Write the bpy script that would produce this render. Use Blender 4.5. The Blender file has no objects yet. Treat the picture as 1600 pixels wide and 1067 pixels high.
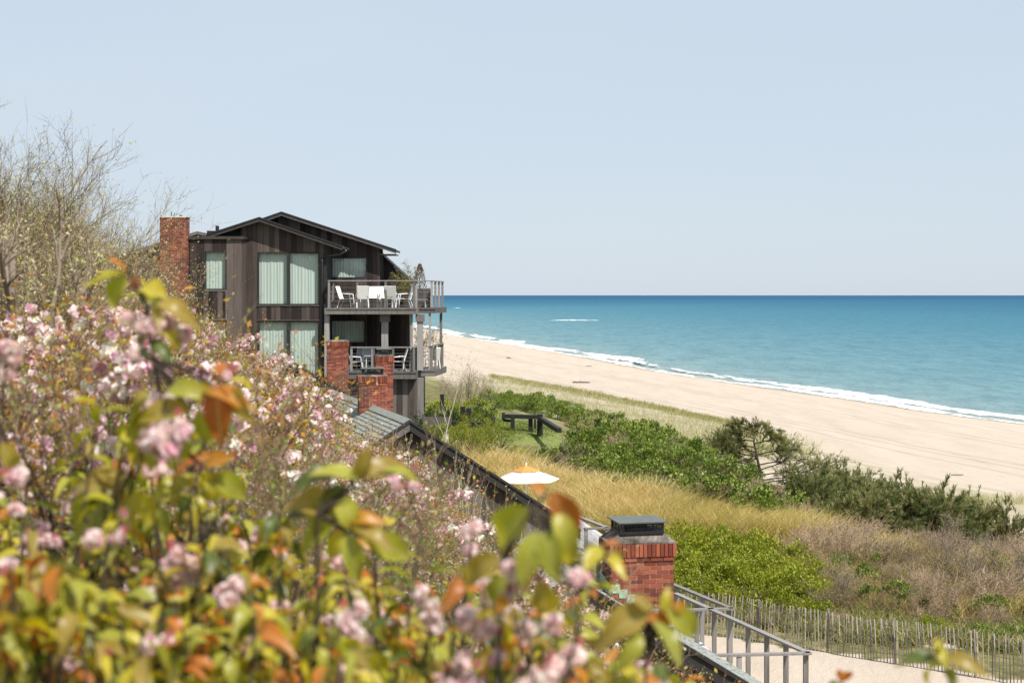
import bpy, math, random
import numpy as np
from mathutils import Vector

scene = bpy.context.scene
C = scene.collection
R = math.radians
F = 2222.2            # focal length in photo pixels (50 mm on 36 mm, 1600 px wide)
EYE = 16.0            # metres above the sea
HOR = 461.0

def P(px, py, Y):
    return Vector(((px - 800.0) / F * Y, Y, EYE - (py - HOR) / F * Y))

# ------------------------------------------------------------------ camera, world, sun
cd = bpy.data.cameras.new('camera')
cam = bpy.data.objects.new('camera', cd)
C.objects.link(cam)
cam.location = (0, 0, EYE)
cam.rotation_euler = (R(90), 0, 0)
cd.lens = 50
cd.sensor_width = 36
cd.shift_y = -72.5 / 1600
cd.clip_start = 0.1
cd.clip_end = 90000
cd.dof.use_dof = True
cd.dof.focus_distance = 45
cd.dof.aperture_fstop = 3.2
scene.camera = cam

SUN_EL, SUN_AZ = 55.0, 138.0     # azimuth measured clockwise from +Y (view direction)
world = bpy.data.worlds.new('World')
scene.world = world
world.use_nodes = True
nt = world.node_tree
nt.nodes.clear()
sky = nt.nodes.new('ShaderNodeTexSky')
sky.sky_type = 'NISHITA'
sky.sun_disc = False
sky.sun_elevation = R(SUN_EL)
sky.sun_rotation = R(SUN_AZ)
sky.altitude = 0
sky.air_density = 1.0
sky.dust_density = 0.6
sky.ozone_density = 1.6
hs = nt.nodes.new('ShaderNodeMix')      # thin, even summer haze over the clear sky
hs.data_type = 'RGBA'
hs.inputs[0].default_value = 0.88
hs.inputs[7].default_value = (4.7, 5.38, 6.15, 1)
bg = nt.nodes.new('ShaderNodeBackground')
bg.inputs['Strength'].default_value = 0.10
wo = nt.nodes.new('ShaderNodeOutputWorld')
hz_tc = nt.nodes.new('ShaderNodeTexCoord'); hz_mp = nt.nodes.new('ShaderNodeMapping')
hz_mp.inputs['Scale'].default_value = (1.2, 1.2, 5.0)
hz_n = nt.nodes.new('ShaderNodeTexNoise'); hz_n.inputs['Scale'].default_value = 1.6; hz_n.inputs['Detail'].default_value = 4
hz_r = nt.nodes.new('ShaderNodeMapRange'); hz_r.inputs[1].default_value = .3; hz_r.inputs[2].default_value = .7
hz_r.inputs[3].default_value = .80; hz_r.inputs[4].default_value = .94
nt.links.new(hz_tc.outputs['Generated'], hz_mp.inputs[0]); nt.links.new(hz_mp.outputs[0], hz_n.inputs['Vector'])
nt.links.new(hz_n.outputs['Fac'], hz_r.inputs[0]); nt.links.new(hz_r.outputs[0], hs.inputs[0])
nt.links.new(sky.outputs[0], hs.inputs[6])
nt.links.new(hs.outputs[2], bg.inputs['Color'])
nt.links.new(bg.outputs[0], wo.inputs[0])

sd = bpy.data.lights.new('sun', 'SUN')
sd.energy = 5.0
sd.angle = R(0.53)
sd.color = (1.0, 0.95, 0.87)
sun = bpy.data.objects.new('sun', sd)
C.objects.link(sun)
a, e = R(SUN_AZ), R(SUN_EL)
S = Vector((math.sin(a) * math.cos(e), math.cos(a) * math.cos(e), math.sin(e)))
sun.rotation_euler = S.to_track_quat('Z', 'Y').to_euler()
sun.location = (0, 0, 60)

scene.view_settings.view_transform = 'Standard'
scene.view_settings.look = 'None'
scene.view_settings.exposure = 0.45
scene.view_settings.gamma = 1.0
scene.view_settings.use_curve_mapping = False
try:
    scene.cycles.max_bounces = 7
    scene.cycles.diffuse_bounces = 3
    scene.cycles.glossy_bounces = 2
    scene.cycles.transmission_bounces = 4
    scene.cycles.transparent_max_bounces = 6
    scene.cycles.caustics_reflective = False
    scene.cycles.caustics_refractive = False
except Exception:
    pass

# ------------------------------------------------------------------ noise
def _hash(ix, iy, seed):
    n = (ix.astype(np.int64) * 374761393 + iy.astype(np.int64) * 668265263 + seed * 974711) & 0xffffffff
    n = ((n ^ (n >> 13)) * 1274126177) & 0xffffffff
    return ((n ^ (n >> 16)) & 0xffff) / 65535.0

def vnoise(x, y, seed=0):
    x = np.asarray(x, float); y = np.asarray(y, float)
    ix, iy = np.floor(x), np.floor(y)
    fx, fy = x - ix, y - iy
    fx = fx * fx * (3 - 2 * fx); fy = fy * fy * (3 - 2 * fy)
    a = _hash(ix, iy, seed); b = _hash(ix + 1, iy, seed)
    c = _hash(ix, iy + 1, seed); d = _hash(ix + 1, iy + 1, seed)
    return (a * (1 - fx) + b * fx) * (1 - fy) + (c * (1 - fx) + d * fx) * fy

def fbm(x, y, seed=0, octv=4):
    s, amp, t = 0, 1, 0
    for i in range(octv):
        s = s + amp * vnoise(np.asarray(x) * 2 ** i, np.asarray(y) * 2 ** i, seed + i)
        t += amp; amp *= 0.5
    return s / t

def sstep(a, b, x):
    t = np.clip((np.asarray(x, float) - a) / (b - a), 0, 1)
    return t * t * (3 - 2 * t)

# ------------------------------------------------------------------ terrain functions
_sy = [-400, 176, 187, 202, 221, 243.5, 271, 309, 404, 494, 583, 900, 2600]
_sx = [207, 63.4, 58.9, 54.5, 49.7, 43.8, 36.6, 27.8, 10.9, -8.9, -27.5, -85, -390]
def shore_x(y):
    return np.interp(y, _sy, _sx)

def sdist(x, y):                       # metres inland from the water line
    return (shore_x(y) - x) * 0.97

def ground(x, y, rough=True):
    x = np.asarray(x, float); y = np.asarray(y, float)
    s = sdist(x, y)
    s2 = s + 2.0 * (fbm(x * .06, y * .06, 5, 2) - .5)
    base = np.interp(s2, [-300, -60, -8, 0, 8, 25, 49, 54, 60, 67, 74, 82],
                         [-14, -4, -.7, 0, .9, 2.2, 3.0, 3.7, 4.6, 5.5, 6.1, 6.5])
    up = np.interp(y, [0, 42, 48, 55, 62, 70, 200], [6.6, 6.6, 7.2, 8.2, 9.2, 9.8, 9.8])
    base = base + (up - 6.6) * sstep(72, 89, s)
    xr = .83 - .25 * (y - 20.5)
    d = xr - x
    G = 10.3 + .6 * np.clip(d, 0, 9) + .12 * np.clip(d - 9, 0, 30)
    w = sstep(-4.5, .3, d) * (1 - sstep(75, 110, y))
    z = base * (1 - w) + np.maximum(base, G) * w
    r = np.sqrt(x * x + y * y * np.where(y < 0, .3, 1))
    bump = 14.3 - .46 * r
    k = 1 / (1 + np.exp(-(bump - z) * 1.5))
    z = z * (1 - k) + bump * k
    if rough:
        fx = .35 * (fbm(x * .13, y * .13, 11, 3) - .5) * sstep(45, 60, s)
        fx = fx + .5 * (fbm(x * .07, y * .07, 31, 2) - .5) * sstep(46, 54, s) * (1 - sstep(70, 80, s))
        fx = fx + .16 * (fbm(x * .22, y * .22, 17, 3) - .5) * sstep(2, 10, s)
        z = z + fx
    return z

def gz(x, y):
    return float(ground(x, y))

def hit(px, py, y0=6.0, y1=700.0, lift=0.0):
    """first ground point seen through a photo pixel"""
    ys = y0 * (y1 / y0) ** np.linspace(0, 1, 420)
    xs = (px - 800.0) / F * ys
    zs = EYE - (py - HOR) / F * ys
    g = ground(xs, ys) + lift
    i = np.argmax(zs < g)
    if not (zs < g).any():
        return None
    a_, b_ = ys[max(i - 1, 0)], ys[i]
    yy = .5 * (a_ + b_)
    return Vector(((px - 800.0) / F * yy, yy, gz((px - 800.0) / F * yy, yy)))

# ------------------------------------------------------------------ object helpers
def setp(o, label=None, cat=None, group=None, kind=None):
    if label: o['label'] = label
    if cat: o['category'] = cat
    if group: o['group'] = group
    if kind: o['kind'] = kind
    return o

def thing(name, label, cat, loc=(0, 0, 0), rotz=0.0, group=None):
    o = bpy.data.objects.new(name, None)
    o.empty_display_size = .2
    C.objects.link(o)
    o.location = loc
    o.rotation_euler = (0, 0, rotz)
    return setp(o, label, cat, group)

def link(name, me, parent=None, loc=(0, 0, 0), rot=(0, 0, 0), scale=(1, 1, 1), **kw):
    o = bpy.data.objects.new(name, me)
    C.objects.link(o)
    o.parent = parent
    o.location = loc
    o.rotation_euler = rot
    o.scale = scale if hasattr(scale, '__len__') else (scale,) * 3
    return setp(o, **kw)

def npmesh(name, V, faces, mat, smooth=False, rnd=None, attrs=None):
    """faces: array (n,3) or (n,4), or a list of such arrays"""
    me = bpy.data.meshes.new(name)
    V = np.asarray(V, np.float32).reshape(-1, 3)
    if not isinstance(faces, list): faces = [faces]
    faces = [np.asarray(f, np.int32) for f in faces if len(f)]
    me.vertices.add(len(V))
    me.vertices.foreach_set('co', V.ravel())
    loops = np.concatenate([f.ravel() for f in faces])
    tot = np.concatenate([np.full(len(f), f.shape[1], np.int32) for f in faces])
    st = np.concatenate([[0], np.cumsum(tot)[:-1]]).astype(np.int32)
    me.loops.add(len(loops))
    me.loops.foreach_set('vertex_index', loops)
    me.polygons.add(len(tot))
    me.polygons.foreach_set('loop_start', st)
    me.polygons.foreach_set('loop_total', tot)
    me.polygons.foreach_set('use_smooth', np.full(len(tot), bool(smooth)))
    if rnd is not None:
        at = me.attributes.new('rnd', 'FLOAT', 'POINT')
        at.data.foreach_set('value', np.asarray(rnd, np.float32))
    for k, v in (attrs or {}).items():
        at = me.attributes.new(k, 'FLOAT', 'POINT')
        at.data.foreach_set('value', np.asarray(v, np.float32))
    if mat: me.materials.append(mat)
    me.update(calc_edges=True)
    me.validate()
    return me

def pymesh(name, v, f, mat, smooth=False):
    me = bpy.data.meshes.new(name)
    me.from_pydata([tuple(p) for p in v], [], f)
    if mat: me.materials.append(mat)
    if smooth:
        me.polygons.foreach_set('use_smooth', [True] * len(me.polygons))
    me.update()
    return me

_cube = {}
CF = [(0, 1, 3, 2), (4, 6, 7, 5), (0, 4, 5, 1), (2, 3, 7, 6), (0, 2, 6, 4), (1, 5, 7, 3)]
def cube(mat, bev=0.0):
    k = (mat.name, bev)
    if k not in _cube:
        if bev:
            import bmesh
            bm = bmesh.new()
            bmesh.ops.create_cube(bm, size=1)
            bmesh.ops.bevel(bm, geom=bm.edges[:], offset=bev, segments=1, affect='EDGES')
            me = bpy.data.meshes.new('block')
            bm.to_mesh(me); bm.free()
            me.materials.append(mat)
        else:
            v = [(x, y, z) for x in (-.5, .5) for y in (-.5, .5) for z in (-.5, .5)]
            me = pymesh('block', v, CF, mat)
        _cube[k] = me
    return _cube[k]

def box(name, parent, x, y, z, mat, rot=(0, 0, 0), bev=0.0, **kw):
    """x, y, z are (min, max) in the parent's space"""
    c = [(p[0] + p[1]) / 2 for p in (x, y, z)]
    s = [max(abs(p[1] - p[0]), 1e-4) for p in (x, y, z)]
    return link(name, cube(mat, bev), parent, c, rot, s, **kw)

class MB:
    """collects boxes, bars, tubes and prisms into one mesh"""
    def __init__(self): self.v, self.f, self.r = [], [], []
    def add(self, v, f, r=None):
        n = len(self.v)
        self.v += [tuple(p) for p in v]
        self.f += [tuple(i + n for i in q) for q in f]
        self.r += [random.random() if r is None else r] * len(v)
        return self
    def box(self, x, y, z, r=None):
        return self.add([(a, b, c) for a in x for b in y for c in z], CF, r)
    def bar(self, p, q, w, h=None, up=(0, 0, 1), r=None):
        p, q = Vector(p), Vector(q); h = h or w
        d = (q - p).normalized(); u = Vector(up)
        if abs(d.dot(u)) > .98: u = Vector((0, 1, 0))
        s = d.cross(u).normalized(); u = s.cross(d)
        v = [e + s * (a * w / 2) + u * (b * h / 2) for e in (p, q) for a in (-1, 1) for b in (-1, 1)]
        return self.add(v, CF, r)
    def tube(self, pts, rad, n=6, r=None, caps=True):
        pts = [Vector(p) for p in pts]
        rads = rad if hasattr(rad, '__len__') else [rad] * len(pts)
        v, f = [], []
        for i, p in enumerate(pts):
            d = (pts[min(i + 1, len(pts) - 1)] - pts[max(i - 1, 0)]).normalized()
            u = Vector((0, 0, 1)) if abs(d.z) < .95 else Vector((1, 0, 0))
            s = d.cross(u).normalized(); u = s.cross(d)
            for k in range(n):
                t = 2 * math.pi * k / n
                v.append(p + (s * math.cos(t) + u * math.sin(t)) * rads[i])
        for i in range(len(pts) - 1):
            for k in range(n):
                a, b = i * n + k, i * n + (k + 1) % n
                f.append((a, b, b + n, a + n))
        if caps:
            f.append(tuple(range(n - 1, -1, -1)))
            m = (len(pts) - 1) * n
            f.append(tuple(range(m, m + n)))
        return self.add(v, f, r)
    def poly(self, pts, d, r=None):
        """planar polygon pts extruded by vector d"""
        pts = [Vector(p) for p in pts]; d = Vector(d); n = len(pts)
        v = pts + [p + d for p in pts]
        f = [tuple(range(n - 1, -1, -1)), tuple(range(n, 2 * n))]
        f += [(i, (i + 1) % n, (i + 1) % n + n, i + n) for i in range(n)]
        return self.add(v, f, r)
    def build(self, name, mat, parent=None, smooth=False, loc=(0, 0, 0), rot=(0, 0, 0), **kw):
        me = pymesh(name, self.v, self.f, mat, smooth)
        at = me.attributes.new('rnd', 'FLOAT', 'POINT')
        at.data.foreach_set('value', self.r)
        return link(name, me, parent, loc, rot, **kw)

def copy_tree(o, parent=None, loc=None, rotz=None, scale=None, label=None, group=None):
    c = o.copy()
    C.objects.link(c)
    c.parent = parent
    if loc is not None: c.location = loc
    if rotz is not None: c.rotation_euler = (0, 0, rotz)
    if scale is not None: c.scale = (scale,) * 3 if not hasattr(scale, '__len__') else scale
    if label: c['label'] = label
    if group: c['group'] = group
    for ch in list(kids.get(o.name, o.children)):
        copy_tree(ch, c)
    return c
kids = {}

# ------------------------------------------------------------------ materials
class NT:
    def __init__(self, name):
        self.m = bpy.data.materials.new(name)
        self.m.use_nodes = True
        self.t = self.m.node_tree
        self.t.nodes.clear()
        self.out = self.t.nodes.new('ShaderNodeOutputMaterial')
    def n(self, typ, **kw):
        nd = self.t.nodes.new('ShaderNode' + typ)
        for k, v in kw.items():
            if hasattr(nd, k) and not k.startswith('i_'): setattr(nd, k, v)
        return nd
    def l(self, a, b): self.t.links.new(a, b)
    def coords(self, kind='Object', scale=(1, 1, 1), rot=(0, 0, 0)):
        if kind == 'World':
            src = self.n('NewGeometry').outputs['Position']
        else:
            src = self.n('TexCoord').outputs[kind]
        mp = self.n('Mapping')
        mp.inputs['Scale'].default_value = scale
        mp.inputs['Rotation'].default_value = rot
        self.l(src, mp.inputs['Vector'])
        return mp.outputs[0]
    def noise(self, vec, scale, detail=4, rough=.6, dist=0):
        n = self.n('TexNoise')
        n.inputs['Scale'].default_value = scale
        n.inputs['Detail'].default_value = detail
        n.inputs['Roughness'].default_value = rough
        n.inputs['Distortion'].default_value = dist
        self.l(vec, n.inputs['Vector'])
        return n.outputs['Fac']
    def ramp(self, fac, stops, interp='LINEAR'):
        r = self.n('ValToRGB')
        r.color_ramp.interpolation = interp
        el = r.color_ramp.elements
        while len(el) < len(stops): el.new(.5)
        for e_, (p, c) in zip(el, stops):
            e_.position = p
            e_.color = (*c, 1) if len(c) == 3 else c
        self.l(fac, r.inputs['Fac'])
        return r.outputs['Color']
    def math(self, op, a, b=None, clamp=False):
        m = self.n('Math'); m.operation = op; m.use_clamp = clamp
        for i, v in enumerate((a, b)):
            if v is None: continue
            if isinstance(v, (int, float)): m.inputs[i].default_value = v
            else: self.l(v, m.inputs[i])
        return m.outputs[0]
    def mix(self, fac, a, b, typ='MIX'):
        m = self.n('Mix'); m.data_type = 'RGBA'; m.blend_type = typ
        for s_, v in ((m.inputs[0], fac), (m.inputs[6], a), (m.inputs[7], b)):
            if isinstance(v, (int, float)): s_.default_value = v
            elif isinstance(v, tuple): s_.default_value = (*v, 1) if len(v) == 3 else v
            else: self.l(v, s_)
        return m.outputs[2]
    def attr(self, name):
        a_ = self.n('Attribute'); a_.attribute_name = name
        return a_.outputs['Fac']
    def rand(self):
        """per piece random: object random + per island attribute"""
        oi = self.n('ObjectInfo')
        return self.math('FRACT', self.math('ADD', oi.outputs['Random'], self.attr('rnd')))
    def bump(self, h, strength=.3, dist=.02):
        b = self.n('Bump')
        b.inputs['Strength'].default_value = strength
        b.inputs['Distance'].default_value = dist
        self.l(h, b.inputs['Height'])
        return b.outputs[0]
    def principled(self, color, rough=.7, spec=.3, metal=0, normal=None):
        p = self.n('BsdfPrincipled')
        if isinstance(color, tuple): p.inputs['Base Color'].default_value = (*color, 1)
        else: self.l(color, p.inputs['Base Color'])
        if isinstance(rough, (int, float)): p.inputs['Roughness'].default_value = rough
        else: self.l(rough, p.inputs['Roughness'])
        p.inputs['Specular IOR Level'].default_value = spec
        p.inputs['Metallic'].default_value = metal
        if normal is not None: self.l(normal, p.inputs['Normal'])
        return p.outputs[0]
    def done(self, sh):
        self.l(sh, self.out.inputs['Surface'])
        return self.m

def m_plain(name, c, rough=.7, spec=.3, metal=0, var=.25, nscale=6, world=False):
    t = NT(name)
    v = t.coords('World' if world else 'Object')
    nz = t.noise(v, nscale, 4)
    r = t.rand()
    f = t.math('ADD', t.math('MULTIPLY', nz, .7), t.math('MULTIPLY', r, .3))
    lo = tuple(x * (1 - var) for x in c); hi = tuple(min(1, x * (1 + var)) for x in c)
    col = t.ramp(f, [(.25, lo), (.75, hi)])
    return t.done(t.principled(col, rough, spec, metal, t.bump(nz, .15, .01)))

def m_wood(name, dark, mid, light, streak=9, rough=.75, axis='Z', wear=.25, spread=.32):
    t = NT(name)
    sc = {'Z': (streak, streak, .5), 'X': (.5, streak, streak), 'Y': (streak, .5, streak)}[axis]
    v = t.coords('World', sc)
    nz = t.noise(v, 1.6, 5, .7)
    big = t.noise(t.coords('World', (1, 1, 1)), .45, 3)
    r = t.rand()
    f = t.math('ADD', t.math('MULTIPLY', nz, .82 - spread), t.math('MULTIPLY', r, spread))
    f = t.math('ADD', f, t.math('MULTIPLY', big, .18))
    col = t.ramp(f, [(.28, dark), (.5, mid), (.78, light)])
    return t.done(t.principled(col, rough, .25, 0, t.bump(nz, .35, .008)))

def m_leaf(name, cols, trans=.4, rough=.5, spec=.3, back=1.25):
    t = NT(name)
    r = t.rand()
    n_ = len(cols)
    col = t.ramp(r, [((i + .5) / n_, c) for i, c in enumerate(cols)])
    p = t.principled(col, rough, spec)
    tr = t.n('BsdfTranslucent')
    c2 = t.mix(1.0, col, (back, back * 1.05, back * .75), 'MULTIPLY')
    t.l(c2, tr.inputs[0])
    mx = t.n('MixShader'); mx.inputs[0].default_value = trans
    t.l(p, mx.inputs[1]); t.l(tr.outputs[0], mx.inputs[2])
    return t.done(mx.outputs[0])

M = {}
M['boards'] = m_wood('dark_stained_boards', (.018, .013, .012), (.056, .041, .036), (.140, .112, .102), spread=.42)
M['boards_unit'] = m_wood('weathered_boards', (.035, .028, .025), (.095, .078, .070), (.19, .17, .158))
M['fascia'] = m_wood('dark_fascia', (.035, .030, .028), (.060, .053, .05), (.11, .10, .095), 5)
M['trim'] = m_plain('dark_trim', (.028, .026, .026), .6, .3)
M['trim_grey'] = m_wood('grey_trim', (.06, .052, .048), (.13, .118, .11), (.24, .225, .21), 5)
M['grey_wood'] = m_wood('grey_weathered_timber', (.10, .092, .085), (.21, .195, .185), (.36, .345, .33), 8)
M['plank_wood'] = m_wood('pale_weathered_planks', (.22, .21, .20), (.38, .37, .36), (.55, .54, .53), 8, axis='Y')
M['roof_dark'] = m_plain('dark_roofing', (.04, .04, .042), .8, .2)
M['shingle'] = m_plain('grey_green_shingles', (.25, .265, .245), .85, .15, var=.18, nscale=5, world=True)
M['metal_dark'] = m_plain('dark_sheet_metal', (.03, .03, .032), .4, .5, .4)
M['metal_lid'] = m_plain('grey_sheet_metal_lid', (.11, .12, .115), .65, .3, .2)
M['white_frame'] = m_plain('white_painted_metal', (.78, .78, .76), .4, .4, var=.05)
M['white_sling'] = m_plain('white_sling_fabric', (.74, .74, .72), .8, .2, var=.08)
M['grey_sling'] = m_plain('pale_grey_sling_fabric', (.42, .44, .44), .8, .2, var=.08)
M['planter'] = m_wood('planter_boards', (.05, .045, .042), (.10, .09, .085), (.18, .165, .155), 6)
M['copper'] = m_plain('green_copper_flashing', (.27, .42, .35), .7, .3, var=.3, nscale=20)
M['flash'] = m_plain('pale_flashing', (.62, .56, .45), .7, .3, var=.15)
M['cable'] = m_plain('thin_dark_cable', (.22, .21, .20), .4, .5, .5)
M['black_timber'] = m_plain('black_stained_timber', (.018, .017, .019), .6, .3, var=.4)
M['white_paint'] = m_plain('white_paint', (.8, .79, .76), .5, .3, var=.05)
M['interior'] = m_plain('dark_interior', (.05, .05, .05), .9, .1)
M['mortar'] = m_plain('pale_mortar', (.36, .31, .27), .95, .1, var=.3, nscale=30)
M['wire'] = m_plain('fence_wire', (.12, .11, .10), .5, .4)

def m_brick():
    t = NT('red_brick')
    r = t.rand()
    v = t.coords('World')
    nz = t.noise(v, 9, 5, .7)
    soot = t.noise(v, 1.1, 3, .6)
    f = t.math('ADD', t.math('MULTIPLY', r, .7), t.math('MULTIPLY', nz, .35))
    col = t.ramp(f, [(.08, (.035, .018, .016)), (.22, (.13, .038, .026)), (.55, (.25, .066, .038)),
                     (.8, (.33, .105, .060)), (.98, (.38, .17, .11))])
    col = t.mix(t.ramp(soot, [(.48, (0, 0, 0)), (.70, (.6, .6, .6))]), col, (.07, .045, .04))
    return t.done(t.principled(col, .85, .15, 0, t.bump(nz, .5, .006)))
M['brick'] = m_brick()

def m_cement():
    t = NT('weathered_cement')
    v = t.coords('World')
    nz = t.noise(v, 3.5, 6, .65, .6)
    col = t.ramp(nz, [(.35, (.05, .042, .036)), (.5, (.15, .13, .115)), (.64, (.32, .28, .24))])
    return t.done(t.principled(col, .9, .1, 0, t.bump(nz, .6, .02)))
M['cement'] = m_cement()

def m_curtain():
    t = NT('pale_mint_curtain')
    v = t.coords('World', (6, 6, .4))
    nz = t.noise(v, 2, 3)
    col = t.ramp(nz, [(.3, (.76, .82, .78)), (.7, (.87, .90, .87))])
    p = t.principled(col, .8, .15)
    tr = t.n('BsdfTranslucent'); t.l(col, tr.inputs[0])
    mx = t.n('MixShader'); mx.inputs[0].default_value = .25
    t.l(p, mx.inputs[1]); t.l(tr.outputs[0], mx.inputs[2])
    return t.done(mx.outputs[0])
M['curtain'] = m_curtain()

def m_glass():
    t = NT('window_glass')
    tr = t.n('BsdfTransparent'); tr.inputs[0].default_value = (.90, .96, .93, 1)
    gl = t.n('BsdfGlossy'); gl.inputs['Roughness'].default_value = .04
    gl.inputs[0].default_value = (.9, .97, 1, 1)
    fr = t.n('LayerWeight'); fr.inputs['Blend'].default_value = .25
    wav = t.noise(t.coords('World'), 1.3, 2)
    t.l(t.bump(wav, .08, .1), gl.inputs['Normal'])
    f = t.math('ADD', t.math('MULTIPLY', fr.outputs[1], .6), .05, clamp=True)
    mx = t.n('MixShader')
    t.l(f, mx.inputs[0]); t.l(tr.outputs[0], mx.inputs[1]); t.l(gl.outputs[0], mx.inputs[2])
    return t.done(mx.outputs[0])
M['glass'] = m_glass()
# ------------------------------------------------------------------ ground, sea, foam
def m_ground():
    t = NT('dune_sand')
    w = t.coords('World')
    s = t.attr('s')
    big = t.noise(w, .05, 4)
    mid = t.noise(w, .6, 5, .65)
    fine = t.noise(w, 9, 4, .7)
    streak = t.noise(t.coords('World', (.35, .06, 1), (0, 0, R(-14))), 1.0, 4, .6)
    f = t.math('ADD', t.math('MULTIPLY', mid, .35), t.math('MULTIPLY', streak, .65))
    sand = t.ramp(f, [(.30, (.375, .31, .25)), (.5, (.425, .36, .295)), (.68, (.455, .39, .33))])
    # damp sand beside the water
    damp = t.ramp(t.math('ADD', t.math('DIVIDE', s, 12.0), t.math('MULTIPLY', big, .25)),
                  [(.15, (1, 1, 1)), (.55, (0, 0, 0))])
    sand = t.mix(t.math('MULTIPLY', damp, .55), sand, (.36, .27, .185))
    # wheel tracks parallel to the water
    wob = t.math('MULTIPLY', t.noise(t.coords('World', (.02, .02, 0)), 1, 2), 5.0)
    trk = None
    for s0 in (27.0, 28.8, 38.5, 40.3, 19.0, 43.0):
        d = t.math('ABSOLUTE', t.math('SUBTRACT', t.math('ADD', s, wob), s0 + 2.5))
        k = t.math('SUBTRACT', 1.0, t.math('DIVIDE', d, .42), clamp=True)
        trk = k if trk is None else t.math('MAXIMUM', trk, k)
    trk = t.math('MULTIPLY', trk, t.math('GREATER_THAN', fine, .40))
    sand = t.mix(t.math('MULTIPLY', trk, .34), sand, (.24, .185, .14))
    # debris flecks on the upper beach
    vor = t.noise(t.coords('World', (1.2, .5, 1)), 1.1, 6, .8)
    fl = t.ramp(vor, [(.70, (0, 0, 0)), (.78, (.3, .3, .3))])
    sand = t.mix(fl, sand, (.20, .155, .11))
    # soil / litter under the vegetation inland
    veg = t.attr('veg')
    vn = t.math('ADD', veg, t.math('MULTIPLY', t.math('SUBTRACT', t.noise(w, .35, 5, .7), .5), 1.1))
    soil = t.ramp(t.noise(w, 2.4, 5, .7), [(.3, (.055, .05, .022)), (.5, (.13, .125, .045)), (.7, (.26, .21, .11))])
    vm = t.ramp(vn, [(.42, (0, 0, 0)), (.56, (1, 1, 1))])
    col = t.mix(vm, sand, soil)
    # thin straw litter among the dune grass
    band_ = t.math('MULTIPLY', t.math('DIVIDE', t.math('SUBTRACT', s, 50.0), 3.0, clamp=True), t.math('DIVIDE', t.math('SUBTRACT', 82.0, s), 6.0, clamp=True))
    band_ = t.math('MULTIPLY', band_, t.ramp(t.noise(w, .28, 5, .7), [(.42, (0, 0, 0)), (.62, (.8, .8, .8))]))
    col = t.mix(band_, col, (.27, .245, .15))
    lawn = t.attr('lawn')
    lc = t.ramp(t.noise(w, 5, 4, .7), [(.3, (.085, .115, .03)), (.5, (.15, .18, .05)), (.7, (.24, .235, .10))])
    col = t.mix(t.math('GREATER_THAN', lawn, .5), col, lc)
    foot = t.noise(t.coords('World', (1, .6, 1)), 1.6, 5, .75)
    h = t.math('ADD', t.math('MULTIPLY', foot, 1.0), t.math('MULTIPLY', fine, .15))
    h = t.math('SUBTRACT', h, t.math('MULTIPLY', trk, .5))
    return t.done(t.principled(col, .95, .1, 0, t.bump(h, .55, .18)))
M['ground'] = m_ground()

def spaced(parts):
    out = []
    for a_, b_, st in parts:
        n = max(int(round(abs(b_ - a_) / st)), 1)
        out += list(a_ + (b_ - a_) * np.arange(n) / n)
    out.append(parts[-1][1])
    return np.array(out)

def grid_mesh(name, xs, ys, zf, mat, attrf=None, smooth=True):
    X, Y = np.meshgrid(xs, ys)
    Z = zf(X, Y)
    nx, ny = len(xs), len(ys)
    V = np.stack([X.ravel(), Y.ravel(), Z.ravel()], 1)
    i = np.arange(nx * ny).reshape(ny, nx)
    Fq = np.stack([i[:-1, :-1].ravel(), i[:-1, 1:].ravel(), i[1:, 1:].ravel(), i[1:, :-1].ravel()], 1)
    at = {k: f(X, Y).ravel() for k, f in (attrf or {}).items()}
    return npmesh(name, V, Fq, mat, smooth, attrs=at)

def veg_w(x, y):
    s = sdist(x, y)
    w = sstep(64, 80, s)
    # bare sand yard between the lower unit, its deck and the sand fence, plus the path beyond
    yard = sstep(1.5, 4.0, x) * (1 - sstep(37.7, 38.5, y + .75 * (x - 8.5))) * sstep(14, 18, y)
    path = np.exp(-((y - (39.4 - .2 * (x - 13))) / 1.9) ** 2) * sstep(10, 11.5, x)
    w = w * (1 - yard) * (1 - .8 * path)
    return w

def lawn_w(x, y):
    return ((x > -3.5) & (x < 2.6) & (y > 64) & (y < 80) & (x < 2.6 - .1 * (y - 64))).astype(float)

xs = spaced([(-900, -120, 60), (-120, -40, 5), (-40, 60, .7), (60, 130, 2.5), (130, 330, 20)])
ys = spaced([(-120, -10, 5), (-10, 90, .7), (90, 260, 2), (260, 700, 8), (700, 2600, 60)])
g = link('ground', grid_mesh('ground', xs, ys, ground, M['ground'],
         dict(s=sdist, veg=veg_w, lawn=lawn_w)))
setp(g, kind='structure', label='pale sandy beach and overgrown dune sloping down to the sea')

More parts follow.
